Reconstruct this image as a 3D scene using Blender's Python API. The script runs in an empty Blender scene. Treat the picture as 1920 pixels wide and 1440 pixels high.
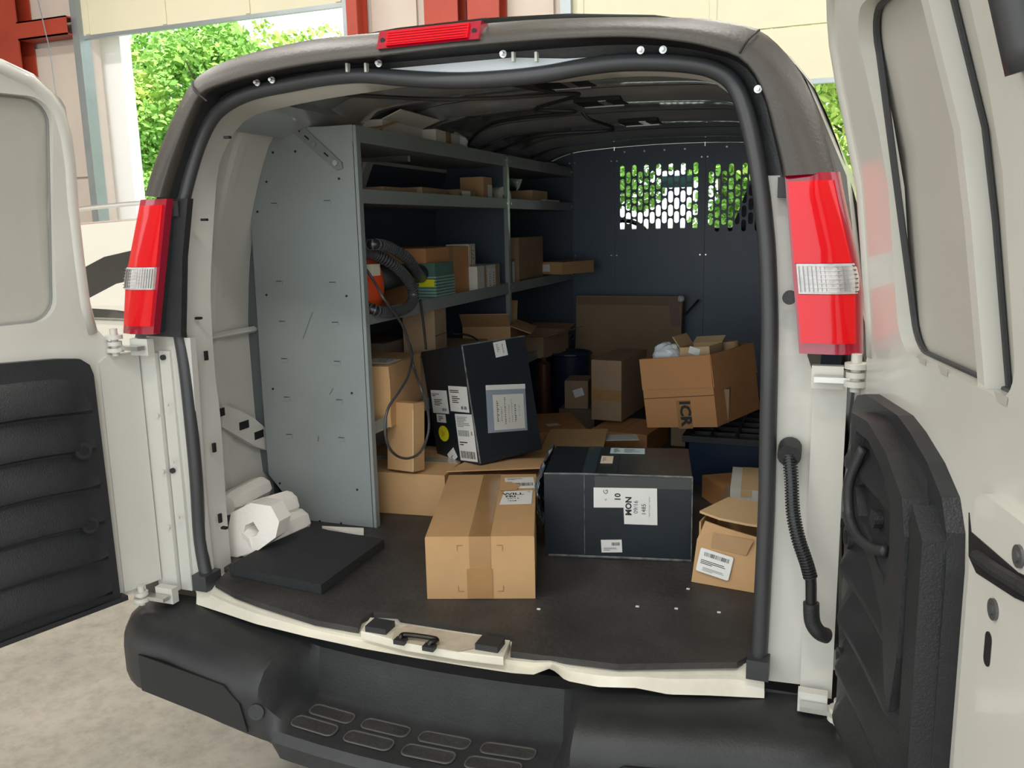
import bpy, bmesh, math, random
from mathutils import Vector, Matrix
from mathutils.geometry import tessellate_polygon
random.seed(7)
S = bpy.context.scene
COL = S.collection
R = math.radians
# ------------------------------------------------------------------ camera
CP = Vector((.804, -1.71, .904)); YAW, PIT, ROL, FPX = .361, .182, -.022, 1597.
cf = Vector((-math.sin(YAW)*math.cos(PIT), math.cos(YAW)*math.cos(PIT), -math.sin(PIT)))
cr = Vector((math.cos(YAW), math.sin(YAW), 0)); cu = cr.cross(cf)
cr, cu = math.cos(ROL)*cr + math.sin(ROL)*cu, -math.sin(ROL)*cr + math.cos(ROL)*cu
cam = bpy.data.cameras.new('camera'); cam.lens = FPX/1920*36; cam.sensor_width = 36; cam.clip_start = .02; cam.clip_end = 300
co = bpy.data.objects.new('camera', cam); COL.objects.link(co)
m = Matrix((cr, cu, -cf)).transposed().to_4x4(); m.translation = CP; co.matrix_world = m
S.camera = co
S.view_settings.view_transform = 'Standard'; S.view_settings.look = 'None'; S.view_settings.gamma = 1
S.view_settings.use_curve_mapping = False; S.view_settings.exposure = 0.06
# ------------------------------------------------------------------ world and light
W = bpy.data.worlds.new('sky'); S.world = W; W.use_nodes = True
bg = W.node_tree.nodes['Background']; bg.inputs[0].default_value = (.86, .95, 1, 1); bg.inputs[1].default_value = 2.15
sun = bpy.data.lights.new('sun', 'SUN'); sun.energy = 5.5; sun.angle = R(1.5); sun.color = (1, .95, .86)
so = bpy.data.objects.new('sun', sun); COL.objects.link(so); so.rotation_euler = (R(38), R(14), R(25))
def area(loc, sx, sy, e, c=(1, .96, .9)):
    l = bpy.data.lights.new('overhead_fill', 'AREA'); l.shape = 'RECTANGLE'; l.size = sx; l.size_y = sy; l.energy = e; l.color = c
    o = bpy.data.objects.new('overhead_fill', l); COL.objects.link(o); o.location = loc
for yy in (-3.6, 1.2, 5.2):  # unseen overhead fill lights, added to brighten the garage
    for xx in (-7.5, -3.2, .9, 5.5):
        area((xx, yy, 5.3), 1.5, .35, 105)
# ------------------------------------------------------------------ helpers
def Qn(u, v, n, k):
    d = cf + cr*((u-960)/FPX) - cu*((v-720)/FPX)
    return CP + d*((k-n.dot(CP))/n.dot(d))
AX = {'x': Vector((1, 0, 0)), 'y': Vector((0, 1, 0)), 'z': Vector((0, 0, 1))}
def Q(u, v, a, k): return Qn(u, v, AX[a], k)
def lerp(a, b, t): return a+(b-a)*t
def interp(x, xs, ys):
    if x <= xs[0]: return ys[0]
    for i in range(1, len(xs)):
        if x <= xs[i]: return ys[i-1]+(ys[i]-ys[i-1])*(x-xs[i-1])/(xs[i]-xs[i-1])
    return ys[-1]
def lean(z): return interp(z, [0, .65, .98, 1.22, 1.34], [0, 0, .045, .115, .17])
def Yf(x, z): return -.14*(1-min(1, (x/.72)**2)) + lean(z)       # rear face of the body shell
def Qs(u, v, off):
    k = off
    for _ in range(40):
        p = Q(u, v, 'y', k); k = .5*k+.5*(Yf(p.x, p.z)+off)
    return Q(u, v, 'y', k)
MATS = {}
def mat(name, c, rough=.5, metal=0, var=0, scale=8, bump=0, bscale=None, c2=None, spec=.5, trans=0, em=None, coat=0):
    if name in MATS: return MATS[name]
    M = bpy.data.materials.new(name); M.use_nodes = True; nt = M.node_tree; b = nt.nodes['Principled BSDF']
    b.inputs['Base Color'].default_value = (*c, 1); b.inputs['Roughness'].default_value = rough; b.inputs['Metallic'].default_value = metal
    b.inputs['Specular IOR Level'].default_value = spec; b.inputs['Transmission Weight'].default_value = trans; b.inputs['Coat Weight'].default_value = coat
    if em: b.inputs['Emission Color'].default_value = (*em[0], 1); b.inputs['Emission Strength'].default_value = em[1]
    tc = nt.nodes.new('ShaderNodeTexCoord')
    if var or c2:
        n = nt.nodes.new('ShaderNodeTexNoise'); n.inputs['Scale'].default_value = scale; n.inputs['Detail'].default_value = 6; n.inputs['Roughness'].default_value = .65
        nt.links.new(tc.outputs['Object'], n.inputs['Vector'])
        r = nt.nodes.new('ShaderNodeValToRGB'); r.color_ramp.elements[0].position = .3; r.color_ramp.elements[1].position = .7
        d = c2 if c2 else tuple(x*(1-var) for x in c)
        r.color_ramp.elements[0].color = (*d, 1); r.color_ramp.elements[1].color = (*(tuple(min(1, x*(1+var*.5)) for x in c)), 1)
        nt.links.new(n.outputs['Fac'], r.inputs[0]); nt.links.new(r.outputs[0], b.inputs['Base Color'])
    if bump:
        n2 = nt.nodes.new('ShaderNodeTexNoise'); n2.inputs['Scale'].default_value = bscale or scale*3; n2.inputs['Detail'].default_value = 4
        nt.links.new(tc.outputs['Object'], n2.inputs['Vector'])
        bp = nt.nodes.new('ShaderNodeBump'); bp.inputs['Strength'].default_value = bump; bp.inputs['Distance'].default_value = .01
        nt.links.new(n2.outputs['Fac'], bp.inputs['Height']); nt.links.new(bp.outputs[0], b.inputs['Normal'])
    MATS[name] = M; return M
white = mat('white_paint', (.60, .585, .535), .28, var=.04, scale=3, bump=.05, bscale=4, coat=.3)
white2 = mat('white_sheet', (.58, .565, .52), .4, var=.06, scale=5)
sillw = mat('sill_paint', (.70, .65, .54), .35, var=.10, scale=14)
blackp = mat('black_plastic', (.022, .023, .025), .5, var=.25, scale=20, bump=.15, bscale=250)
trimp = mat('door_trim_plastic', (.018, .02, .022), .42, var=.2, scale=9, bump=.2, bscale=300)
bumpm = mat('bumper_plastic', (.028, .029, .029), .5, c2=(.014, .015, .016), scale=7, bump=.1, bscale=200)
bandm = mat('faded_black_plastic', (.052, .045, .038), .42, var=.15, scale=6, bump=.1, bscale=150)
rubber = mat('rubber_seal', (.042, .043, .046), .42)
matm = mat('floor_mat_rubber', (.055, .050, .046), .55, c2=(.022, .021, .021), scale=5, bump=.3, bscale=60)
foamk = mat('black_foam', (.02, .022, .023), .85, var=.2, scale=40, bump=.4, bscale=200)
foamw = mat('white_foam', (.86, .8, .74), .75, bump=.15, bscale=90)
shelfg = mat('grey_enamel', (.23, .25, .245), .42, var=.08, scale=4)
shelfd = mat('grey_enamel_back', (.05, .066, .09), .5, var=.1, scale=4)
partm = mat('partition_enamel', (.085, .112, .155), .42, var=.08, scale=6)
roofm = mat('roof_underside', (.52, .54, .55), .13, metal=.6, var=.15, scale=2, bump=.25, bscale=2.5)
steel = mat('bright_steel', (.62, .62, .60), .3, metal=.9)
dark = mat('dark_hole', (.006, .006, .007), .7)
red = mat('red_lens', (.72, .0, .006), .12, coat=.5, spec=.3, em=((.8, 0, .0), .04))
redd = mat('dark_red_housing', (.34, .0, .02), .12, coat=1)
clear = mat('clear_lens', (.72, .7, .7), .12, c2=(.5, .47, .45), scale=60, coat=1)
card = mat('cardboard', (.50, .295, .135), .75, var=.10, scale=3.5, bump=.15, bscale=14)
cardl = mat('light_cardboard', (.56, .38, .20), .75, var=.10, scale=6, bump=.12, bscale=20)
cardd = mat('dull_cardboard', (.33, .22, .13), .8, var=.12, scale=5, bump=.15, bscale=18)
cardr = mat('reddish_cardboard', (.50, .235, .09), .75, var=.10, scale=4, bump=.12, bscale=14)
cardw = mat('white_cardboard', (.6, .58, .52), .7, var=.06, scale=8)
edgec = mat('cardboard_edge', (.62, .46, .28), .8, var=.1, scale=60)
bcard = mat('black_cardboard', (.012, .017, .023), .33, var=.25, scale=5, bump=.1, bscale=12)
bedge = mat('scuffed_edge', (.22, .22, .21), .7, c2=(.02, .022, .025), scale=35)
tape = mat('brown_tape', (.38, .21, .085), .16, var=.1, scale=12, coat=.5)
tapec = mat('clear_tape', (.40, .34, .26), .15, coat=.6)
paper = mat('label_paper', (.74, .72, .68), .6, var=.03, scale=30)
paperb = mat('label_beige', (.70, .58, .44), .6)
ink = mat('black_ink', (.02, .02, .022), .6)
inkg = mat('grey_ink', (.22, .22, .23), .6)
yel = mat('yellow_sticker', (.75, .72, .02), .4)
orange = mat('orange_plastic', (.78, .075, .012), .28, coat=.4)
green = mat('grey_green_plastic', (.09, .17, .14), .35, var=.2, scale=20)
hosem = mat('hose_plastic', (.018, .018, .019), .22)
hoser = mat('hose_rib', (.075, .075, .08), .16)  # lighter than the hose: ring highlights put into the colour
bluep = mat('dark_blue_plastic', (.01, .022, .05), .35)
bagm = mat('clear_bag', (.82, .84, .86), .25, trans=.15, var=.1, scale=40)
redst = mat('red_oxide_steel', (.38, .045, .022), .45, var=.12, scale=2)
wallp = mat('wall_liner', (.62, .53, .46), .7, var=.06, scale=1.2, bump=.1, bscale=4)
doorc = mat('cream_door_panel', (.68, .63, .46), .5, var=.03, scale=2)
galv = mat('galvanised_track', (.36, .40, .42), .35, metal=.6, var=.1, scale=3)
carw = mat('pearl_car_paint', (.68, .65, .57), .2, coat=1)
glassd = mat('tinted_glass', (.012, .014, .014), .05, coat=1)
chrome = mat('chrome', (.8, .8, .8), .1, metal=1)
leafm = mat('leaf_green', (.36, .62, .12), .6, c2=(.16, .38, .07), scale=.8)
leafy = mat('leaf_yellow_green', (.62, .76, .20), .6, c2=(.28, .50, .09), scale=.8)
for lm in (leafm, leafy):
    b = lm.node_tree.nodes['Principled BSDF']; b.inputs['Transmission Weight'].default_value = 0
    b.inputs['Subsurface Weight'].default_value = 0
bark = mat('bark', (.12, .09, .07), .9, var=.3, scale=5)
grav = mat('bright_pavement', (.72, .72, .68), .9, var=.06, scale=1)
ceilm = mat('ceiling_liner', (.6, .59, .55), .8)
# concrete
conc = bpy.data.materials.new('concrete_floor'); conc.use_nodes = True
nt = conc.node_tree; b = nt.nodes['Principled BSDF']; tc = nt.nodes.new('ShaderNodeTexCoord')
n1 = nt.nodes.new('ShaderNodeTexNoise'); n1.inputs['Scale'].default_value = 1.6; n1.inputs['Detail'].default_value = 10; n1.inputs['Roughness'].default_value = .7
n2 = nt.nodes.new('ShaderNodeTexNoise'); n2.inputs['Scale'].default_value = 14; n2.inputs['Detail'].default_value = 8; n2.inputs['Roughness'].default_value = .75
r1 = nt.nodes.new('ShaderNodeValToRGB'); r1.color_ramp.elements[0].position = .3; r1.color_ramp.elements[0].color = (.18, .165, .138, 1); r1.color_ramp.elements[1].position = .68; r1.color_ramp.elements[1].color = (.33, .295, .24, 1)
r2 = nt.nodes.new('ShaderNodeValToRGB'); r2.color_ramp.elements[0].position = .32; r2.color_ramp.elements[0].color = (.6, .6, .6, 1); r2.color_ramp.elements[1].position = .55; r2.color_ramp.elements[1].color = (1, 1, 1, 1)
mx = nt.nodes.new('ShaderNodeMix'); mx.data_type = 'RGBA'; mx.blend_type = 'MULTIPLY'; mx.inputs[0].default_value = .8
for n in (n1, n2): nt.links.new(tc.outputs['Object'], n.inputs['Vector'])
nt.links.new(n1.outputs['Fac'], r1.inputs[0]); nt.links.new(n2.outputs['Fac'], r2.inputs[0])
nt.links.new(r1.outputs[0], mx.inputs[6]); nt.links.new(r2.outputs[0], mx.inputs[7]); nt.links.new(mx.outputs[2], b.inputs['Base Color']); b.inputs['Roughness'].default_value = .45

def empty(name, label, cat, loc=(0, 0, 0), rot=(0, 0, 0), group=None):
    o = bpy.data.objects.new(name, None); COL.objects.link(o); o.empty_display_size = .05
    o.location = loc; o.rotation_euler = rot; o['label'] = label; o['category'] = cat
    if group: o['group'] = group
    return o
def wmat(o):
    M = Matrix.LocRotScale(o.location, o.rotation_euler, o.scale)
    return wmat(o.parent) @ M if o.parent else M
def obj(name, bm, m, parent=None, world=False, smooth=False, label=None, kind=None, bevel=0):
    """bm: bmesh or mesh. world=True: vertices are world coordinates."""
    if isinstance(bm, bmesh.types.BMesh):
        if bevel: bmesh.ops.bevel(bm, geom=[e for e in bm.edges if len(e.link_faces) == 2 and e.calc_face_angle(0) > .5], offset=bevel, segments=2, affect='EDGES', profile=.7)
        bmesh.ops.recalc_face_normals(bm, faces=bm.faces)
        me = bpy.data.meshes.new(name); bm.to_mesh(me); bm.free()
    else: me = bm
    if not me.materials: me.materials.append(m)
    if world and parent: me.transform(wmat(parent).inverted())
    if smooth:
        for p in me.polygons: p.use_smooth = True
        if smooth != 'all':
            try: me.set_sharp_from_angle(angle=R(38))
            except Exception: pass
    o = bpy.data.objects.new(name, me); COL.objects.link(o)
    if parent: o.parent = parent
    if label: o['label'] = label
    if kind: o['kind'] = kind
    return o
def tag(o, label, cat, group=None):
    o['label'] = label; o['category'] = cat
    if group: o['group'] = group
    return o
def rebase(o):
    """put a single-mesh thing's origin at its base centre"""
    vs = [v.co for v in o.data.vertices]
    c = Vector(((min(v.x for v in vs)+max(v.x for v in vs))/2, (min(v.y for v in vs)+max(v.y for v in vs))/2, min(v.z for v in vs)))
    o.data.transform(Matrix.Translation(-c)); o.location = c; return o
def box(bm, x0, x1, y0, y1, z0, z1, M=None):
    vs = [bm.verts.new(v) for v in [(x0, y0, z0), (x1, y0, z0), (x1, y1, z0), (x0, y1, z0), (x0, y0, z1), (x1, y0, z1), (x1, y1, z1), (x0, y1, z1)]]
    for f in ((0, 3, 2, 1), (4, 5, 6, 7), (0, 1, 5, 4), (1, 2, 6, 5), (2, 3, 7, 6), (3, 0, 4, 7)): bm.faces.new([vs[i] for i in f])
    if M: bmesh.ops.transform(bm, matrix=M, verts=vs)
    return vs
def B(*a, M=None):
    bm = bmesh.new(); box(bm, *a, M=M); return bm
def tube(pts, rad, seg=10, closed=False, caps=True, bm=None, flat=1):
    bm = bm or bmesh.new(); pts = [Vector(p) for p in pts]; n = len(pts); rings = []
    up = Vector((.13, .21, 1)).normalized(); prev = None
    for i, p in enumerate(pts):
        a = pts[(i-1) % n if closed else max(i-1, 0)]; c = pts[(i+1) % n if closed else min(i+1, n-1)]
        t = (c-a)
        if t.length < 1e-9: t = Vector((0, 0, 1))
        t.normalize()
        if prev is None: s = t.cross(up).normalized()
        else: s = (prev - t*prev.dot(t)).normalized()
        prev = s; w = t.cross(s); r = rad(i/(n-1)) if callable(rad) else rad
        rings.append([bm.verts.new(p + s*r*math.cos(2*math.pi*k/seg) + w*r*flat*math.sin(2*math.pi*k/seg)) for k in range(seg)])
    for i in range(n if closed else n-1):
        A, C = rings[i], rings[(i+1) % n]
        for k in range(seg): bm.faces.new((A[k], A[(k+1) % seg], C[(k+1) % seg], C[k]))
    if caps and not closed: bm.faces.new(rings[0][::-1]); bm.faces.new(rings[-1])
    return bm
def spline(pts, n=8, closed=False):
    pts = [Vector(p) for p in pts]; out = []; N = len(pts)
    for i in range(N if closed else N-1):
        g = lambda j: pts[j % N] if closed else pts[min(max(j, 0), N-1)]
        p0, p1, p2, p3 = g(i-1), g(i), g(i+1), g(i+2)
        for k in range(n):
            t = k/n; out.append(.5*((2*p1)+(p2-p0)*t+(2*p0-5*p1+4*p2-p3)*t*t+(3*p1-p0-3*p2+p3)*t**3))
    if not closed: out.append(pts[-1])
    return out
def resample(pts, n):
    L = [0]
    for i in range(1, len(pts)): L.append(L[-1]+(pts[i]-pts[i-1]).length)
    out = []; j = 0
    for k in range(n):
        s = L[-1]*k/(n-1)
        while j < len(L)-2 and L[j+1] < s: j += 1
        out.append(pts[j].lerp(pts[j+1], (s-L[j])/max(1e-9, L[j+1]-L[j])))
    return out
def loft(curves, bm=None, closed=False):
    bm = bm or bmesh.new(); rows = [[bm.verts.new(p) for p in c] for c in curves]
    for i in range(len(rows)-1 + (1 if closed else 0)):
        a, b_ = rows[i], rows[(i+1) % len(rows)]
        for k in range(len(a)-1): bm.faces.new((a[k], a[k+1], b_[k+1], b_[k]))
    return bm
def disc(c, n, r, h=.003, seg=14, bm=None):
    n = Vector(n).normalized(); c = Vector(c); return tube([c - n*.0005, c+n*h], r, seg, bm=bm)
def cyl(a, b_, r, seg=16, bm=None): return tube([a, b_], r, seg, bm=bm)
def plate(outer, holes, a0, a1, f=lambda u, v, n: Vector((u, n, v))):
    """flat plate with holes; polygon points (u,v), thickness from a0 to a1 along n; f maps (u,v,n) to 3D"""
    bm = bmesh.new(); loops = [outer]+list(holes); tri = tessellate_polygon([[Vector((p[0], p[1], 0)) for p in l] for l in loops])
    flat = [p for l in loops for p in l]
    v0 = [bm.verts.new(f(p[0], p[1], a0)) for p in flat]; v1 = [bm.verts.new(f(p[0], p[1], a1)) for p in flat]
    for t in tri:
        try: bm.faces.new([v0[i] for i in t]); bm.faces.new([v1[i] for i in t][::-1])
        except ValueError: pass
    o = 0
    for l in loops:
        for i in range(len(l)):
            j = (i+1) % len(l)
            try: bm.faces.new((v0[o+i], v0[o+j], v1[o+j], v1[o+i]))
            except ValueError: pass
        o += len(l)
    return bm
def rrect(u0, u1, v0, v1, r, n=5):
    o = []
    for cx, cy, a in ((u1-r, v1-r, 0), (u0+r, v1-r, 90), (u0+r, v0+r, 180), (u1-r, v0+r, 270)):
        for k in range(n+1):
            t = R(a+90*k/n); o.append((cx+r*math.cos(t), cy+r*math.sin(t)))
    return o
def text_mesh(s, size=1., bold=.0):
    c = bpy.data.curves.new('t', 'FONT'); c.body = s; c.size = size; c.resolution_u = 2; c.offset = bold
    c.align_x = 'CENTER'; c.align_y = 'CENTER'; c.space_line = .95
    o = bpy.data.objects.new('t', c); me = bpy.data.meshes.new_from_object(o)
    bpy.data.objects.remove(o); bpy.data.curves.remove(c); me.materials.clear(); return me
def copy_thing(root, loc, rotz=None, label=None, name=None):
    r_ = root.copy(); COL.objects.link(r_); r_.location = loc
    if rotz is not None: r_.rotation_euler = (r_.rotation_euler[0], r_.rotation_euler[1], rotz)
    if label: r_['label'] = label
    for ch in list(root.children):
        c = ch.copy(); COL.objects.link(c); c.parent = r_
        for g in ch.children:
            d = g.copy(); COL.objects.link(d); d.parent = c
    return r_

# ================================================================== GARAGE
GZ = -.72; YW = 8.0
def struct(name, bm, m, **k):
    o = obj(name, bm, m, **k); o['kind'] = 'structure'; return o
struct('floor', B(-14, 14, -7, YW+.1, GZ-.2, GZ), conc)
struct('ground', B(-60, 60, YW+.1, 90, GZ-.3, GZ-.03), grav)
struct('ground', B(-60, 60, -60, -7, GZ-.3, GZ-.03), grav)
struct('ceiling', B(-14, 14, -7, YW+.2, 5.6, 5.8), ceilm)
struct('wall_left', B(-14.2, -14, -7, YW+.2, GZ, 5.6), wallp)
struct('wall_right', B(14, 14.2, -7, YW+.2, GZ, 5.6), wallp)
OL = (-9.02, -4.82); OR = (-2.03, 2.5)
fw = plate([(-14, GZ), (OL[0], GZ), (OL[0], 4.4), (OL[1], 4.4), (OL[1], GZ), (OR[0], GZ), (OR[0], 4.4), (OR[1], 4.4), (OR[1], GZ), (14, GZ), (14, 5.6), (-14, 5.6)], [], YW, YW+.15)
fwo = struct('wall_front', fw, wallp)
for x0, x1, z0, z1 in ((-11.6, -9.18, 1.75, 3.55), (-11.6, -9.18, 3.9, 5.5), (-4.55, -3.95, GZ+.1, 5.5), (-2.8, -2.25, GZ+.1, 5.5), (-11.6, -9.18, GZ+.1, 1.72)):
    obj('liner_panel', B(x0, x1, YW-.05, YW, z0, z1), wallp, fwo, bevel=.008)
# steel frame
def beam(x0, x1, z0, z1, y0=YW-.32, y1=YW-.06):
    bm = B(x0, x1, y0, y0+.02, z0, z1)
    if (x1-x0) < (z1-z0): box(bm, (x0+x1)/2-.015, (x0+x1)/2+.015, y0+.02, y1-.02, z0, z1); box(bm, x0, x1, y1-.02, y1, z0, z1)
    else: box(bm, x0, x1, y0, y1, z1-.02, z1); box(bm, x0, x1, y0, y1, z0, z0+.02)
    return bm
nS = 1
for x0, x1, z0, z1 in ((-10.75, -10.0, GZ, 5.6), (-3.72, -3.3, GZ, 5.6), (-3.18, -2.8, GZ, 5.6), (-4.74, -4.6, GZ, 5.6)):
    o = struct('trim_%d' % nS, beam(x0, x1, z0, z1), redst, bevel=.004); nS += 1
    o['label'] = 'red oxide steel column against the garage wall'
for x0, x1, z0, z1 in ((-10.0, -9.1, 3.62, 3.86), (-14, -10.8, 3.62, 3.8)):
    struct('trim_%d' % nS, beam(x0, x1, z0, z1), redst, bevel=.004); nS += 1
# overhead doors, partly raised
def odoor(n, x0, x1, zb, pan):
    root = bpy.data.objects.new('door_%d' % n, None); COL.objects.link(root); root.location = ((x0+x1)/2, YW-.1, zb); root['kind'] = 'structure'
    root['label'] = 'cream sectional overhead door, partly raised'
    z = zb; k = 0
    while z < 5.2:
        z1 = z+pan-.012; bm = B(x0, x1, YW-.14, YW-.1, z, z1)
        obj('door_section', bm, doorc, root, world=True, bevel=.006)
        xs = x0+.12
        while xs < x1:
            obj('stile', B(xs-.035, xs+.035, YW-.155, YW-.14, z+.01, z1-.01), doorc, root, world=True); xs += (x1-x0-.24)/3
        z += pan; k += 1
    obj('bottom_seal', B(x0, x1, YW-.15, YW-.09, zb-.05, zb-.002), galv, root, world=True)
    for s, x in ((-1, x0), (1, x1)):
        obj('door_track', B(x+s*.03-.06, x+s*.03+.06, YW-.22, YW-.03, GZ, 4.9), galv, root, world=True, bevel=.01)
odoor(1, OL[0], OL[1], 3.62, .55)
odoor(2, OR[0], OR[1], 2.32, .53)
obj('cable', tube([(-9.6, YW-.4, 4.9), (-9.35, YW-.4, 3.4), (-9.3, YW-.4, 2.0)], .008, 6), galv, fwo)
# white posts outside the left opening
struct('trim_%d' % nS, B(-9.2, -8.75, YW+.25, YW+.45, GZ, 4.4), mat('white_post', (.9, .9, .88), .5)); nS += 1
# ------------------------------------------------------------------ trees
def leaf_mesh(seed, m, n=15000, rx=2.6, rz=3.2):
    rnd = random.Random(seed); bm = bmesh.new(); blobs = []
    for i in range(60):
        a = rnd.uniform(0, 6.28); rr = rnd.random()**.5; z = rnd.uniform(-1, 1)
        k = math.sqrt(max(0, 1-z*z))*rr
        blobs.append((Vector((math.cos(a)*k*rx, math.sin(a)*k*rx, z*rz)), rnd.uniform(.35, .95)))
    for i in range(n):
        c, r_ = blobs[rnd.randrange(len(blobs))]
        d = Vector((rnd.gauss(0, 1), rnd.gauss(0, 1), rnd.gauss(0, 1))).normalized()*r_*rnd.uniform(.75, 1.05)
        p = c+d; s = rnd.uniform(.07, .14)
        a = Vector((rnd.gauss(0, 1), rnd.gauss(0, 1), rnd.gauss(0, .6))).normalized(); bb = a.cross(Vector((rnd.gauss(0, 1), rnd.gauss(0, 1), rnd.gauss(0, 1)))).normalized()
        vs = [bm.verts.new(p+a*s), bm.verts.new(p+bb*s*.55), bm.verts.new(p-a*s), bm.verts.new(p-bb*s*.55)]; bm.faces.new(vs)
    me = bpy.data.meshes.new('foliage'); bm.to_mesh(me); bm.free(); me.materials.append(m); return me
FOL = [leaf_mesh(1, leafm), leaf_mesh(2, leafy), leaf_mesh(3, leafm)]
trunk = tube(spline([(0, 0, 0), (.08, .05, 2), (-.05, 0, 4), (.05, .05, 6.4)], 4), lambda t: .2*(1-t)+.05, 8)
for i in range(7):
    a = i*2.1; z = 2.2+i*.55
    tube([(0, 0, z), (math.cos(a)*.8, math.sin(a)*.8, z+.7), (math.cos(a)*1.7, math.sin(a)*1.7, z+1.2)], lambda t: .06*(1-t)+.015, 6, bm=trunk)
trunk_me = bpy.data.meshes.new('trunk'); trunk.to_mesh(trunk_me); trunk.free(); trunk_me.materials.append(bark)
TR = [(-18.9, 17.6, 1.0, 1, 'tall yellow-green tree at the left edge of the left garage opening'),
      (-15.6, 18.4, .98, 0, 'leafy mid-green tree in the middle of the left garage opening'),
      (-12.7, 18.2, .74, 1, 'bright yellow-green tree right of the middle in the left opening'),
      (-21.5, 23.0, 1.15, 2, 'dark green tree standing behind at the far left of the opening'),
      (-17.2, 24.5, 1.12, 1, 'tall pale green tree behind the middle tree of the left opening'),
      (-13.2, 24.8, .85, 0, 'low green tree farthest right in the left opening'),
      (-16.9, 14.2, .5, 2, 'low green bushy tree in front of the left opening row'),
      (-12.6, 14.2, .5, 0, 'small green tree beyond the white parked car'),
      (1.6, 16.0, .92, 1, 'yellow-green tree seen between the van roof and the right rear door'),
      (4.2, 18.5, .9, 0, 'green tree behind the right rear door edge'),
      (-1.6, 18.0, .8, 2, 'green tree seen through the left perforated window of the partition'),
      (-5.0, 19.0, .8, 0, 'green tree seen through the partition window, left of the others'),
      (-.5, 23.0, 1.1, 1, 'tall pale tree behind those seen through the partition')]
for x, y, s, k, lab in TR:
    t = empty('leafy_tree', lab, 'tree', (x, y, GZ-.03), (0, 0, random.uniform(0, 6)), 'trees outside the garage')
    o = bpy.data.objects.new('trunk', trunk_me); COL.objects.link(o); o.parent = t; o.scale = (s,)*3
    o = bpy.data.objects.new('foliage', FOL[k]); COL.objects.link(o); o.parent = t; o.scale = (s,)*3; o.location = (0, 0, 3.9*s+(.7 if 'partition' in lab else 0)); o['kind'] = 'stuff'
# ------------------------------------------------------------------ white car in the background
cx0, cy0 = -3.85, 4.45
car = empty('parked_car', 'pearl white estate car with dark tinted rear quarter window parked left of the van', 'car', (cx0, cy0, GZ), (0, 0, R(-90)))
prof = [(-2.3, .35), (-2.35, .8), (-2.25, 1.05), (-2.0, 1.5), (-1.6, 1.72), (-.2, 1.78), (.6, 1.68), (1.25, 1.15), (2.2, 1.0), (2.4, .7), (2.35, .35)]
rows = []
for sx, sc in ((-.86, .90), (-.9, .985), (-.9, 1), (.9, 1), (.9, .985), (.86, .9)):
    pass
def carrow(x, k): return [Vector((x*(1 if z < 1.1 else 1-.22*(z-1.1)/.65), y, .35+(z-.35)*k)) for y, z in prof]
tumb = lambda x, z: x*(1 if z < 1.08 else 1-.22*(z-1.08)/.65)
bm = loft([[Vector((tumb(x, z), y, .35+(z-.35)*k)) for y, z in prof] for x, k in ((-.92, .985), (-.85, 1), (-.4, 1.015), (.4, 1.015), (.85, 1), (.92, .985))])
for s in (-1, 1):
    for pl_ in ([(-2.3, .35), (2.35, .35), (2.4, .69), (2.2, .985), (1.35, 1.08), (-2.22, 1.08), (-2.35, .79)], [(-2.22, 1.08), (1.35, 1.08), (1.25, 1.14), (.6, 1.66), (-.2, 1.76), (-1.6, 1.70), (-2.0, 1.48)]):
        b2 = plate(pl_, [], 0, -.03, lambda u, v, n: Vector((s*(tumb(.92, v)+n), u, v))); me_ = bpy.data.meshes.new('t'); b2.to_mesh(me_); b2.free(); bm.from_mesh(me_)
obj('body', bm, carw, car)
for s in (-1, 1):
    obj('quarter_window', plate([(-1.30, 1.27), (-.93, .985), (-.5, .97), (-.5, 1.52), (-.85, 1.46)], [], 0, .012, lambda u, v, n: Vector((s*(tumb(.923, v)+n), u, v))), glassd, car)
    obj('side_window', plate([(-.44, 1.0), (.8, 1.0), (.5, 1.5), (-.44, 1.57)], [], 0, .012, lambda u, v, n: Vector((s*(tumb(.923, v)+n), u, v))), glassd, car)
    obj('window_trim', tube([(s*.885, -1.32, 1.27), (s*.93, -.94, .975), (s*.93, .9, .955)], .012, 6), chrome, car)
    obj('roof_rail', tube(spline([(s*.66, -1.6, 1.72), (s*.66, -1.45, 1.83), (s*.66, -.2, 1.88), (s*.66, .3, 1.76)], 5), .02, 8), steel, car)
    for yy in (-1.45, 1.5):
        w = obj('wheel', tube([(s*.70, yy, .35), (s*.93, yy, .35)], .345, 24), rubber, car, bevel=.02)
        obj('hub', tube([(s*.9, yy, .35), (s*.94, yy, .35)], .2, 16), steel, w)

# ================================================================== VAN
van = empty('cargo_van', 'white cargo van with open rear doors, black bumper and loaded cargo bay', 'van', (0, 1.8, GZ))
def vp(name, bm, m, parent=None, **k): return obj(name, bm, m, parent or van, world=True, **k)
# --- outer body shell
HP = [(.90, -.25), (.935, -.05), (.94, .3), (.92, .55), (.875, .67), (.855, .75), (.82, .985), (.775, 1.09), (.74, 1.17), (.70, 1.22), (.64, 1.262), (.56, 1.29), (.45, 1.312), (.28, 1.326), (.1, 1.332)]
outp = [(x, z) for x, z in HP]+[(-x, z) for x, z in HP[::-1]]
def ring(y, sx=1, zs=0): return [Vector((x*sx, y, z+zs)) for x, z in outp]
bm = loft([[Vector((x, Yf(x, z)+.0, z)) for x, z in outp], ring(.12, 1.012), ring(.5, 1.03, .005), ring(2.6, 1.04, .02), ring(3.5, 1.0, .01)])
vp('body_shell', bm, white, smooth=True)
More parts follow.
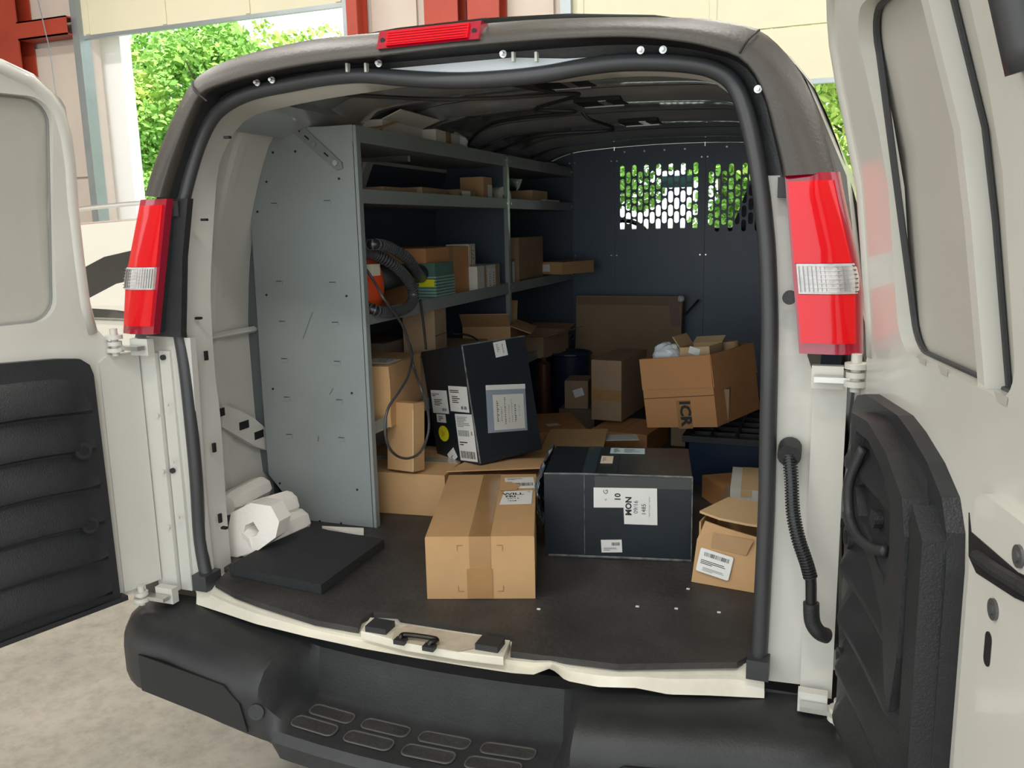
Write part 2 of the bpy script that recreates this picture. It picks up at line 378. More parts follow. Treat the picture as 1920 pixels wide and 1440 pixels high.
# front: hood, lower cab
bm = loft([[Vector((sx, y, z)) for sx, y, z in row] for row in (
    [(-.93, 3.5, -.25), (-.93, 3.5, .5), (-.9, 3.5, .7), (.9, 3.5, .7), (.93, 3.5, .5), (.93, 3.5, -.25)],
    [(-.92, 4.3, -.25), (-.92, 4.3, .5), (-.84, 4.3, .78), (.84, 4.3, .78), (.92, 4.3, .5), (.92, 4.3, -.25)],
    [(-.88, 5.3, -.25), (-.88, 5.3, .4), (-.8, 5.3, .60), (.8, 5.3, .60), (.88, 5.3, .4), (.88, 5.3, -.25)],
    [(-.85, 5.45, -.25), (-.85, 5.45, .1), (-.78, 5.45, .3), (.78, 5.45, .3), (.85, 5.45, .1), (.85, 5.45, -.25)])])
vp('hood', bm, white, smooth=True)
for s in (-1, 1):
    vp('windshield_pillar', tube([(s*.72, 3.5, 1.24), (s*.80, 3.95, 1.0), (s*.87, 4.35, .76)], .035, 8), blackp)
    bm = bmesh.new(); tube([(s*.88, 4.0, .8), (s*1.0, 3.95, .82)], .02, 8, bm=bm); box(bm, min(s*.96, s*1.13), max(s*.96, s*1.13), 3.88, 3.96, .72, .98)
    vp('side_mirror', bm, blackp, bevel=.02)
glass = bpy.data.materials.new('windshield_glass'); glass.use_nodes = True; gn = glass.node_tree
gb = gn.nodes['Principled BSDF']; gb.inputs['Roughness'].default_value = 0; gb.inputs['Transmission Weight'].default_value = 1; gb.inputs['IOR'].default_value = 1.02; gb.inputs['Base Color'].default_value = (.85, .97, .93, 1)
bm = bmesh.new(); vs = [bm.verts.new(p) for p in ((-.72, 3.5, 1.25), (.72, 3.5, 1.25), (.86, 4.34, .77), (-.86, 4.34, .77))]; bm.faces.new(vs)
vp('windshield', bm, glass)
vp('dashboard', B(-.84, .84, 3.7, 4.25, .2, .872), blackp, bevel=.03)
vp('rear_view_mirror', B(-.2, -.01, 3.62, 3.65, 1.12, 1.19), mat('mirror_glass', (.1, .25, .24), .1), bevel=.008)
vp('steering_wheel', tube([(-.42+.19*math.cos(a), 3.45+.07*math.sin(a), .76+.17*math.sin(a)) for a in [i*.2618 for i in range(24)]], .014, 8, closed=True), blackp)
for sx in (-.42, .52):
    bm = B(sx-.25, sx+.25, 2.75, 3.2, -.0, .36); box(bm, sx-.24, sx+.24, 2.7, 2.86, .3, .84); box(bm, sx-.1, sx+.13, 2.72, 2.82, .84, 1.0)
    vp('cab_seat', bm, blackp, bevel=.04)
sb = [Q(u, v, 'y', 2.74) for u, v in ((1404, 345), (1372, 428), (1364, 480), (1480, 480), (1480, 320), (1440, 318))]
vp('seat_headrest', plate([(p.x, p.z) for p in sb], [], 2.74, 2.84), blackp, bevel=.01)
# wheels, underbody
vp('underbody', B(-.86, .86, .25, 5.3, -.42, -.09), dark)
for s in (-1, 1):
    for yy in (.95, 4.75):
        w = vp('wheel', tube([(s*.66, yy, -.36), (s*.88, yy, -.36)], .36, 24), rubber); 
# --- cargo floor pan, liner
pan = plate([(-.86, 2.64), (.86, 2.64), (.86, .12)]+[(x/100, Yf(x/100, 0)+.07) for x in range(70, -71, -7)]+[(-.86, .12)], [], -.05, -.004, lambda u, v, n: Vector((u, v, n)))
vp('floor_pan', pan, white2)
# inner side walls: curved sheet
IP = [(.87, -.01), (.895, .35), (.895, .62), (.875, .80), (.838, .95), (.792, 1.08), (.748, 1.17), (.69, 1.23), (.62, 1.26)]
for s, nm in ((-1, 'side_panel_left'), (1, 'side_panel_right')):
    pr = resample([Vector((s*x, 0, z)) for x, z in IP], 24)
    bm = loft([[Vector((p.x, y, p.z)) for p in pr] for y in (.10, .26, .261, .262, .6, 1.1, 1.6, 2.1, 2.62)])
    vp('inner_side_panel', bm, white2, smooth=True)
    for y0, y1 in ((.30, .34), (1.0, 1.06), (1.7, 1.76)):
        bm = loft([[Vector((p.x-s*o, y, p.z)) for p in pr] for y, o in ((y0, 0), (y0+.006, .014), (y1-.006, .014), (y1, 0))])
        vp('wall_rib', bm, white2, smooth=True)
    bm = loft([[Vector((s*x, y, z)) for x, z in ((.872, .60+d), (.862, .607+d), (.862, .613+d), (.872, .62+d))] for y, d in ((.1, 0), (2.6, 0))])
    vp('belt_rib', bm, white2)
# slanted inner wheel-arch brace on the left wall
wb = [Q(u, v, 'x', -.875) for u, v in ((408, 758), (440, 768), (470, 785), (505, 815), (505, 848), (470, 836), (408, 800))]
bm = plate([(p.y, p.z) for p in wb], [], 0, .02, lambda u, v, n: Vector((-.878+n, u, v)))
br = vp('wall_brace', bm, white2, bevel=.003)
for u, v in ((412, 774), (458, 797), (486, 815)):
    p = Q(u, v, 'x', -.857); vp('brace_slot', B(-.858, -.8565, p.y-.022, p.y+.022, p.z-.012, p.z+.012), dark, br, bevel=.0)
vp('wheel_arch', bmesh.ops and loft([[Vector((-.87, y, z)), Vector((-.72, y, z)), Vector((-.72, y, 0))] for y, z in ((.62, .02), (.66, .16), (.75, .23), (1.15, .23), (1.25, .16), (1.3, .02))]), white2)
# --- roof inside
RP = [(x/20, 1.30-.012*(x/20/.6)**2*1 - (.07*max(0, (abs(x/20)-.42)/.23)**2)) for x in range(-13, 14)]
def rz(x): return 1.302-.03*(x/.6)**2-.06*max(0, (abs(x)-.42)/.23)**2
xs = [-.68+i*.034 for i in range(41)]
bm = loft([[Vector((x, y, rz(x)+.018)) for x in xs] for y in (.05, .3, .6, .9, 1.2, 1.6, 2.0, 2.3, 2.62)])
vp('roof_panel', bm, roofm, smooth=True)
for yc, w in ((.66, .085), (1.06, .08), (1.66, .08), (2.28, .07), (2.56, .05)):
    bm = loft([[Vector((x, yc+o, rz(x)+h)) for x in xs] for o, h in ((-w-.03, .017), (-w, 0), (-w*.45, -.014), (w*.45, -.014), (w, 0), (w+.03, .017))])
    rb = vp('roof_bow', bm, roofm, smooth=True)
    if yc < 2:
        vp('bow_slot', B(.015, .165, yc-.080, yc+.036, 1.2845, 1.2960), dark, rb)
        vp('bow_clip', B(.095, .12, yc-.082, yc+.02, 1.2825, 1.2845), steel, rb)
        vp('slot_lip', B(.02, .15, yc+.036, yc+.042, 1.281, 1.286), steel, rb)
for s in (-1, 1):
    bm = loft([[Vector((s*x, y, z)) for x, z in ((.70, 1.17), (.60, 1.205), (.58, 1.235), (.60, 1.26), (.64, 1.25), (.70, 1.20))] for y in (.16, 1, 1.8, 2.62)], closed=False)
    rr = vp('roof_rail', bm, roofm, smooth=True)
    for k in range(7):
        y = .75+k*.27; bm = B(-.012, .012, -.03, .03, -.004, .004); bmesh.ops.transform(bm, verts=bm.verts, matrix=Matrix.Translation((s*.60, y, 1.20)) @ Matrix.Rotation(s*R(25), 4, 'Y'))
        vp('rail_slot', bm, dark, rr)
# slotted silver bracket left above shelf, seen past header
bm = plate([(-.80, 1.14), (-.56, 1.13), (-.56, 1.19), (-.66, 1.225), (-.74, 1.215)], [], 0, .02, lambda u, v, n: Vector((u, .95+n, v)))
bk = vp('gusset_plate', bm, steel, bevel=.002)
for k in range(2): vp('gusset_slot', B(-.735+k*.05, -.715+k*.05, .944, .951, 1.155, 1.205), dark, bk)
for pts in ([(-.55, .3, 1.27), (-.3, .55, 1.265), (-.1, .62, 1.262), (.1, .75, 1.275), (-.1, .95, 1.27), (.0, 1.05, 1.265), (-.35, 1.2, 1.265), (-.6, 1.5, 1.2)],
            [(.02, 1.06, 1.27), (-.05, 1.4, 1.285), (-.02, 1.63, 1.266), (-.3, 1.62, 1.26), (-.55, 1.7, 1.21)],
            [(-.2, .25, 1.27), (-.05, .35, 1.26), (.0, .5, 1.272), (.06, .64, 1.268)]):
    vp('roof_wire', tube(spline(pts, 8), .006, 6), blackp)

# --- rear frame: seal and jamb curves
SP = [(388, 1086), (375, 1010), (368, 900), (358, 790), (346, 680), (332, 590), (327, 500), (333, 440), (342, 385), (358, 320), (378, 260), (402, 217), (435, 191), (480, 172), (547, 158), (613, 146), (680, 141), (747, 146), (813, 150), (880, 151), (960, 146), (1027, 138), (1093, 126), (1160, 118), (1227, 117), (1293, 121), (1340, 132), (1375, 157), (1397, 207), (1413, 273), (1426, 350), (1434, 420), (1439, 480), (1443, 600), (1442, 700), (1440, 800), (1437, 950), (1430, 1100), (1425, 1200), (1422, 1248)]
seal = spline([Qs(u, v, -.012) for u, v in SP], 4)
vp('weather_seal', tube(seal, .0165, 10), rubber, smooth='all')
lip_pts = [p+Vector((0, .004, 0)) for p in seal]
# seal foot pieces
for s in (-1, 1):
    e = seal[0] if s < 0 else seal[-1]
    vp('seal_foot', B(e.x-.022, e.x+.022, e.y-.03, e.y+.03, -.012, .03), rubber, bevel=.008)
JL = [(433, 1052), (425, 960), (422, 913), (413, 780), (403, 697), (395, 563), (397, 480), (407, 333), (420, 283), (447, 238), (480, 215)]
jl = [Q(u, v, 'y', Yf(.7, Q(u, v, 'y', .1).z)+.10) for u, v in JL]
jh = [Vector((abs(p.x), p.y, p.z)) for p in jl]
top = [Qs(u, v, .10) for u, v in ((547, 198), (620, 184), (700, 172), (763, 163), (860, 158), (960, 155), (1040, 155), (1100, 151), (1160, 145), (1230, 143), (1300, 148), (1345, 158), (1374, 182), (1392, 215))]
jam = [Vector((-p.x, p.y, p.z)) for p in jh]+top+[p for p in jh[::-1] if p.z < 1.08]
jam = resample(spline(jam, 4), 90); sl = resample(seal, 90); sl[0].z = jam[0].z = -.005; sl[-1].z = jam[-1].z = -.005
mid = [a.lerp(b_, .42)+Vector((0, -.02, 0)) for a, b_ in zip(sl, jam)]
inn = []
for p in jam:
    cx = p.x; inn.append(Vector((p.x*1.10 if abs(p.x) > .3 else p.x, p.y+.05, p.z+(.03 if p.z > 1.15 else 0))))
vp('door_jamb', loft([[p+Vector((0, .012, 0)) for p in sl], mid, jam, inn]), white2, smooth=True)
for u, v in ((386, 375), (394, 240+20), (375, 413), (375, 596), (390, 666), (405, 838), (415, 1060), (379, 480+45)):
    pass
def jamb_clip(u, v, vert):
    p = Q(u, v, 'y', Yf(.7, .5)+.055); w, h = (.003, .012) if vert else (.008, .003)
    vp('jamb_slot', B(p.x-w, p.x+w, p.y-.012, p.y-.002, p.z-h, p.z+h), dark)
# lip / recess / outer band
LP = [(300, 370), (318, 310), (340, 250), (356, 212), (377, 176), (420, 157), (480, 140), (560, 124), (640, 113), (720, 105), (840, 91), (960, 80), (1060, 73), (1180, 70), (1280, 79), (1340, 92), (1385, 108), (1412, 135), (1430, 170), (1443, 210), (1453, 250), (1463, 290), (1471, 330)]
OP = [(272, 367), (285, 322), (300, 280), (315, 243), (330, 210), (345, 180), (363, 152), (380, 137), (400, 125), (440, 109), (480, 97), (540, 83), (600, 72), (720, 60), (820, 51), (910, 44), (1000, 37), (1100, 33), (1200, 32), (1300, 34), (1350, 39), (1400, 48), (1430, 60), (1460, 85), (1482, 110), (1500, 135), (1517, 168), (1530, 200), (1542, 240), (1554, 285), (1565, 325)]
L0 = resample(spline([Qs(u, v, -.085) for u, v in LP], 4), 80)
O0 = resample(spline([Qs(u, v, -.055) for u, v in OP], 4), 80)
midb = [a.lerp(b_, .5)+Vector((0, -.016, 0)) for a, b_ in zip(L0, O0)]
outb = [Vector((p.x*1.0, p.y+.06, p.z+.004)) for p in O0]
lipb = [p+Vector((0, .03, .006 if p.z > 1.1 else 0)) for p in L0]
band = loft([lipb, L0, [p+Vector((0, -.006, 0)) for p in [a.lerp(b_, .08) for a, b_ in zip(L0, O0)]], midb, [a.lerp(b_, .9)+Vector((0, -.006, 0)) for a, b_ in zip(L0, O0)], O0, outb])
bd = vp('rear_trim_band', band, bandm, smooth='all')
# joints at the upper corners
for (a, b_) in (((363, 152), (388, 190)), ((1424, 57), (1387, 99))):
    p, q = Qs(*a, -.065), Qs(*b_, -.09)
    mm = (p+q)/2+Vector((0, -.022, 0)); vp('trim_joint', tube(spline([p+Vector((0, -.004, 0)), mm, q], 4), .0022, 5), dark, bd)
# recess from lip to seal (upper part)
sidx = [i for i, p in enumerate(seal) if p.z > .985 or (abs(p.x) < .6 and p.z > .9)]
su = resample([seal[i] for i in sidx], 80)
flange = [a.lerp(b_, .25)+Vector((0, .03, 0)) for a, b_ in zip(su, lipb)]
vp('header_channel', loft([[p+Vector((0, .012, 0)) for p in su], flange, [a.lerp(b_, .85)+Vector((0, .035, 0)) for a, b_ in zip(su, lipb)], lipb]), blackp, smooth=True)
# white patch of header visible above the dipped seal
wp = [(655, 134), (720, 130), (850, 118), (960, 108), (1060, 110), (1180, 104), (1190, 103), (1100, 121), (1030, 132), (960, 141), (880, 146), (800, 145), (720, 139), (680, 136)]
bm = bmesh.new(); vs = [bm.verts.new(Qs(u, v, -.018)) for u, v in wp]; f_ = bm.faces.new(vs); bmesh.ops.triangulate(bm, faces=[f_])
r_ = bmesh.ops.extrude_face_region(bm, geom=bm.faces[:]); bmesh.ops.translate(bm, vec=(0, .02, 0), verts=[g for g in r_['geom'] if isinstance(g, bmesh.types.BMVert)])
hd = vp('header_panel', bm, mat('header_white', (.72, .74, .76), .3))
for u in (655, 690, 965, 1008):
    p = Qs(u, 128 if u < 800 else 108, -.03); vp('header_tab', B(p.x-.0025, p.x+.0025, p.y-.012, p.y, p.z-.009, p.z+.009), white, hd)
for u, v in ((510, 150), (710, 119), (943, 101), (1201, 94), (1243, 93), (1421, 167), (482, 155)):
    p = Qs(u, v, -.04); bm = disc(p, (0, -1, 0), .0038, .010, 10); disc(p+Vector((0, .002, 0)), (0, -1, 0), .0075, .002, 12, bm=bm)
    vp('trim_bolt', bm, steel)
    tube([p+Vector((-.02, 0, -.002)), p+Vector((.02, 0, -.002))], .004, 6)
# brake lamp
p0, p1 = Qs(720, 75, -.075), Qs(908, 60, -.075)
BL = bpy.data.objects.new('high_brake_lamp', None)
def lamp_seg(xa, xb, za, zb, y0, y1): return plate([(xa, za), (xb, za), (xb, zb), (xa, zb)], [], 0, 1, lambda u, v, n: Vector((u, lerp(y0, y1, n)+Yf(u, v), v)))
zc = (p0.z+p1.z)/2
bl = vp('high_brake_lamp', lamp_seg(p0.x, p1.x, zc-.021, zc+.016, -.098, -.05), redd, bevel=.003)
vp('red_lens', lamp_seg(p0.x+.022, p1.x-.022, zc-.017, zc+.012, -.103, -.09), red, bl, bevel=.002)
for k in range(5):
    z = zc-.013+k*.0055; vp('lens_rib', lamp_seg(p0.x+.025, p1.x-.025, z-.0008, z+.0008, -.1045, -.10), redd, bl)
for x in (p0.x+.011, p1.x-.011): vp('screw', disc((x, Yf(x, zc)-.099, zc-.004), (0, -1, 0), .005, .002), dark, bl)
# tail lamps
def tail(s):
    nm = 'tail_lamp'
    ix = lambda z: interp(z, [.667, .985], [.752, .713]); ox = lambda z: interp(z, [.667, .8, .985], [.862, .855, .808])
    def seg(z0, z1, y0, y1, a, b_):
        bm = bmesh.new(); n = 6
        rows_ = []
        for i in range(n+1):
            z = lerp(z0, z1, i/n); xi, xo = ix(z)+a, ox(z)-b_; yy = Yf(.75, z)
            rows_.append([Vector((s*xi, yy+y1, z)), Vector((s*xi, yy+y0, z)), Vector((s*lerp(xi, xo, .6), yy+y0-.004, z)), Vector((s*lerp(xi, xo, .93), yy+y0+.008, z)), Vector((s*xo, yy+y0+.022, z)), Vector((s*xo, yy+y1, z))])
        loft(rows_, bm=bm); bm.faces.new([v for v in bm.verts[:6]]); bm.verts.ensure_lookup_table(); bm.faces.new([bm.verts[len(bm.verts)-6+k] for k in range(6)])
        return bm
    def sg(*a):
        bm = bmesh.new(); z0, z1, y0, y1, aa, bb = a; n = 6; rows_ = []
        for i in range(n+1):
            z = lerp(z0, z1, i/n); xi, xo = ix(z)+aa, ox(z)-bb; yy = Yf(.75, z)
            rows_.append([bm.verts.new(v) for v in ((s*xi, yy+y1, z), (s*xi, yy+y0, z), (s*lerp(xi, xo, .6), yy+y0-.004, z), (s*lerp(xi, xo, .93), yy+y0+.008, z), (s*xo, yy+y0+.022, z), (s*xo, yy+y1, z))])
        for i in range(n):
            for k in range(5): bm.faces.new((rows_[i][k], rows_[i][k+1], rows_[i+1][k+1], rows_[i+1][k]))
        bm.faces.new(rows_[0][::-1]); bm.faces.new(rows_[-1]); return bm
    root = vp(nm, sg(.664, .99, -.075, -.052, 0, 0), redd, smooth=True, label='%s tall red tail lamp with clear reversing lens' % ('left' if s < 0 else 'right'))
    vp('lamp_housing', sg(.666, .988, -.055, .02, .002, .002), blackp, root)
    vp('red_lens', sg(.828, .975, -.082, -.06, .005, .008), red, root, smooth=True, label='upper red lens')
    vp('red_lens', sg(.684, .772, -.082, -.06, .005, .008), red, root, smooth=True, label='lower red lens')
    vp('clear_lens', sg(.773, .827, -.084, -.06, .008, .006), clear, root, smooth=True)
    for k in range(7):
        f = k/6; z = .777+.046*f
        vp('lens_ridge', sg(z-.0008, z+.0008, -.0855, -.075, .020, .008), clear, root)
    for k in range(12):
        xa = .03+.085*k*.9/1.05
        rows_ = []
        for z in (.777, .823):
            xi, xo = ix(z)+.008, ox(z)-.012; x = s*lerp(xi, xo, (k+.5)/12*.92); yy = Yf(.75, z)-.0872
            rows_.append([Vector((x-.0007, yy+.006, z)), Vector((x-.0007, yy, z)), Vector((x+.0007, yy, z)), Vector((x+.0007, yy+.006, z))])
        vp('lens_ridge', loft(rows_), mat('lens_ridge_grey', (.30, .28, .27), .3), root)
    vp('lamp_tab', B(min(s*.70, s*.725), max(s*.70, s*.725), Yf(.72, .97)-.05, Yf(.72, .97)-.02, .948, .985), blackp, root, bevel=.003)
    return root
tail(-1); tail(1)
# lamp-side pillar strips
def strip(pts, m, nm, par=None, thick=.02, off=-.0):
    """pts: (x0,x1,z,yoff) rows bottom to top"""
    rows_ = [[Vector((a, Yf(a, z)+o+thick, z)), Vector((a, Yf(a, z)+o, z)), Vector((b_, Yf(b_, z)+o, z)), Vector((b_, Yf(b_, z)+o+thick, z))] for a, b_, z, o in pts]
    bm = loft(rows_); return vp(nm, bm, m, par, bevel=0)
def sx_(z): return interp(z, [0, .2, .5, .67, .85, 1.05, 1.17], [.71, .72, .705, .70, .695, .665, .62])
zz = [-.03, .1, .25, .4, .55, .65]
strip([(sx_(z)-.01, .80 if z < .64 else .765, z, -.005) for z in zz+[.66, .72, .85, .99]], white2, 'pillar_right')
strip([(-.84, -sx_(z)+.01, z, -.005) for z in zz], white2, 'pillar_left')
strip([(-.80, -sx_(z)-.0, z, -.03) for z in (.655, .72, .85, .99)], blackp, 'pillar_strip_black')  # black strip beside the lamp, left side only
# raised hinge pillars
strip([(.778, .838, z, -.035) for z in (-.035, .1, .3, .5, .63)], white, 'hinge_pillar', thick=.04)
strip([(-.858, -.795, z, -.03) for z in (-.03, .1, .3, .5, .61)], white, 'hinge_pillar', thick=.04)
strip([(-.792, -.758, z, -.018) for z in (-.03, .1, .3, .5, .615)], white, 'hinge_pillar', thick=.03)
for z in (.15, .3, .45):
    for x in (-.80, -.765): vp('spot_weld', disc((x, -.034, z+(.03 if x > -.78 else 0)), (0, -1, 0), .005, .004, 8), white)
for u, v in ((307, 670), (325, 882), (331, 1090)):
    p = Q(u, v, 'y', -.02); vp('rubber_buffer', disc(p, (0, -1, 0), .007, .006, 12), blackp)
vp('rubber_buffer', disc(Q(1481, 557, 'y', -.03), (0, -1, 0), .013, .016, 16), blackp, smooth=True)
# --- hinges
def hinge(s, z, n=3):
    x = s*.85
    bm = bmesh.new()
    for k in range(n):
        cyl((x, -.10, z+k*.016), (x, -.10, z+k*.016+.010), .02-.003*(k % 2), 18, bm=bm)
    cyl((x, -.10, z-.01), (x, -.10, z+n*.016+.01), .009, 10, bm=bm)
    h = vp('hinge', bm, mat('hinge_paint', (.6, .58, .53), .35), smooth=True)
    vp('hinge_leaf', B(min(x-s*.07, x), max(x-s*.07, x), -.10, -.075, z+.004, z+.014), steel, h, bevel=.003)
    vp('hinge_leaf', B(min(x-s*.075, x-s*.02), max(x-s*.075, x-s*.02), -.072, -.05, z-.012, z+.03), white, h, bevel=.003)
hinge(-1, .622); hinge(1, .612); hinge(-1, -.035, 2); hinge(1, -.04, 2)
# --- sill
EDGE = [(372, 1091), (403, 1092), (440, 1113), (480, 1128), (530, 1144), (590, 1163), (670, 1180), (760, 1197), (860, 1211), (957, 1223), (1060, 1236), (1160, 1246), (1260, 1244), (1382, 1242), (1434, 1256)]
LOW = [(368, 1133), (420, 1150), (480, 1170), (573, 1193), (680, 1216), (787, 1235), (880, 1250), (960, 1262), (1000, 1265), (1018, 1258), (1032, 1253), (1045, 1262), (1060, 1276), (1120, 1288), (1193, 1290), (1253, 1302), (1330, 1304), (1433, 1309)]
def onz(u, v, z): return Q(u, v, 'z', z)
e0 = resample([onz(u, v, -.002) for u, v in EDGE], 120)
def lowp(u, v):
    k = -.05
    for _ in range(30):
        p = Q(u, v, 'y', k); k = Yf(p.x, 0)-.035
    return Q(u, v, 'y', k)
l0 = resample([lowp(u, v) for u, v in LOW], 120)
back = [Vector((p.x*.99, p.y+.10, -.006)) for p in e0]
e1 = [a.lerp(b_, .35)+Vector((0, -.010, .004)) for a, b_ in zip(e0, l0)]
e2 = [a.lerp(b_, .42)+Vector((0, -.004, -.004)) for a, b_ in zip(e0, l0)]
vp('sill', loft([back, e0, e1, e2, l0, [p+Vector((0, .03, -.0)) for p in l0]]), sillw, smooth=True)
# striker plate
SPL = [(676, 1183), (694, 1157), (742, 1163), (750, 1169), (905, 1190), (913, 1195), (957, 1200), (944, 1232), (860, 1222), (760, 1205)]
bm = bmesh.new(); z0 = .004
vs = [bm.verts.new(onz(u, v, .016)) for u, v in SPL]; f_ = bm.faces.new(vs)
ex = bmesh.ops.extrude_face_region(bm, geom=[f_]); bmesh.ops.translate(bm, vec=(0, 0, -.02), verts=[g for g in ex['geom'] if isinstance(g, bmesh.types.BMVert)])
sp = vp('striker_plate', bm, sillw, bevel=.003)
INR = [(765, 1172), (905, 1194), (905, 1212), (858, 1222), (735, 1200), (740, 1180)]
bm = bmesh.new(); f_ = bm.faces.new([bm.verts.new(onz(u, v, .0175)) for u, v in INR]); vp('striker_recess', bm, mat('grimy_paint', (.55, .47, .36), .5, var=.2, scale=30), sp)
for u, v in ((713, 1178), (919, 1211)):
    p = onz(u, v, .018); bm = bmesh.new(); box(bm, p.x-.026, p.x+.026, p.y-.022, p.y+.022, .014, .030); vp('rubber_stop', bm, blackp, sp, bevel=.005)
a, b_, c, d = onz(752, 1200, .02), onz(762, 1190, .03), onz(818, 1198, .03), onz(806, 1212, .02)
st = tube(spline([a+Vector((0, 0, -.004)), a+Vector((0, 0, .008)), b_, c, d+Vector((0, 0, .008)), d+Vector((0, 0, -.004))], 4), .0055, 8)
vp('striker_bar', st, mat('greasy_steel', (.04, .035, .03), .3, metal=.8), sp, smooth='all')
for p in (a, d): vp('striker_foot', B(p.x-.013, p.x+.013, p.y-.012, p.y+.008, .014, .024), blackp, sp, bevel=.003)
# --- bumper
def bump_prof(x):
    yc = -.11*(1-min(1, abs(x)/.72)**2)
    k = interp(abs(x), [.30, .37], [1, 0]); k = k*k*(3-2*k)
    bl_ = [(.0, -.055), (-.03, -.056), (-.13, -.062), (-.165, -.072), (-.19, -.10), (-.195, -.13), (-.195, -.2), (-.185, -.232), (-.15, -.24), (.0, -.24)]
    stp = [(.0, -.065), (-.02, -.07), (-.028, -.12), (-.035, -.182), (-.05, -.19), (-.16, -.193), (-.185, -.197), (-.20, -.215), (-.20, -.25), (.0, -.26)]
    e = interp(abs(x), [.80, .86, .91, .94], [0, .03, .085, .17])
    o = []
    for (y0, z0), (y1, z1) in zip(bl_, stp):
        y, z = lerp(y0, y1, k), lerp(z0, z1, k)
        yy = y+yc+e if y < -.01 else y+yc+.02
        o.append(Vector((x, min(yy, .0), z+(.0 if abs(x) < .86 else (.012*(abs(x)-.86)/.08 if z < -.12 else -.02*(abs(x)-.86)/.08)))))
    return o
xs = [-.945, -.94, -.925, -.905, -.88, -.86, -.82, -.78, -.7, -.6, -.5, -.42, -.38, -.365, -.35, -.335, -.32, -.305, -.29, -.2, -.1, 0]
xs = xs+[-x for x in xs[:-1][::-1]]
bm = loft([bump_prof(x) for x in xs])
bmesh.ops.holes_fill(bm, edges=[e for e in bm.edges if e.is_boundary], sides=0)
bu = vp('bumper', bm, bumpm, smooth=True)
for s in (-1, 1):   # outer block faces: raised plates, recess shade put into their colour
    bm = plate([(.40, -.215), (.78, -.222), (.78, -.125), (.47, -.118), (.42, -.15)], [], 0, 1, lambda u, v, n: Vector((s*u, -.11*(1-min(1, (u/.72)**2))-.1955-.004*n, v)))
    vp('face_panel', bm, mat('recess_shade_black', (.010, .011, .012), .55), bu, bevel=.002)
    vp('bumper_bolt', disc((s*.37, -.11*(1-(.37/.72)**2)-.19, -.155), (-s*.4, -1, .2), .018, .016, 14), bumpm, bu, smooth=True)
    vp('sensor', disc((s*.72, -.196, -.15), (0, -1, 0), .011, .003, 14), bumpm, bu)
# tread pads in the step
nx = [(-.30, -.165), (-.155, -.02), (-.01, .125), (.135, .27)]
for k, (a, b_) in enumerate(nx):
    for y0, y1 in ((-.066, -.104), (-.120, -.160)):
        yc = lambda x: -.11*(1-(x/.72)**2)
        sh_ = 0 if y0 > -.1 else -.012
        rr_ = rrect(a+.008+sh_, b_-.010+sh_, y1, y0, .015, 4)
        bm = plate(rr_, [], 0, 1, lambda u, v, n: Vector((u, v+yc(u), lerp(-.192, -.1895, n))))
        rim = tube([Vector((u, v+yc(u), -.1895)) for u, v in rr_], .0022, 5, closed=True)
        pdm = vp('tread_pad', bm, matm, bu); vp('tread_rim', rim, mat('scuffed_plastic', (.075, .072, .066), .6), pdm)
# --- wiring conduit on the right pillar
cp = [Q(u, v, 'y', yy) for u, v, yy in ((1480, 853, -.045), (1484, 900, -.06), (1487, 960, -.075), (1497, 1010, -.085), (1512, 1055, -.09), (1520, 1085, -.09), (1521, 1130, -.09), (1523, 1165, -.09), (1535, 1185, -.09), (1550, 1192, -.08))]
cd = vp('door_wiring_conduit', tube(spline(cp, 8), .0105, 12), hosem, smooth='all')
cs = resample(spline(cp[:6], 16), 44)
bm = bmesh.new()
for i in range(0, 43): tube([cs[i], cs[i].lerp(cs[i+1], .5)], .0135, 12, bm=bm)
vp('conduit_ribs', bm, blackp, cd, smooth=True)
vp('conduit_boot', tube(spline(cp[6:], 4), .0150, 14), blackp, cd, smooth=True)
vp('conduit_grommet', tube([cp[0]+Vector((0, .03, .008)), cp[0]+Vector((0, -.01, 0))], .022, 16), blackp, cd, smooth=True, bevel=.003)

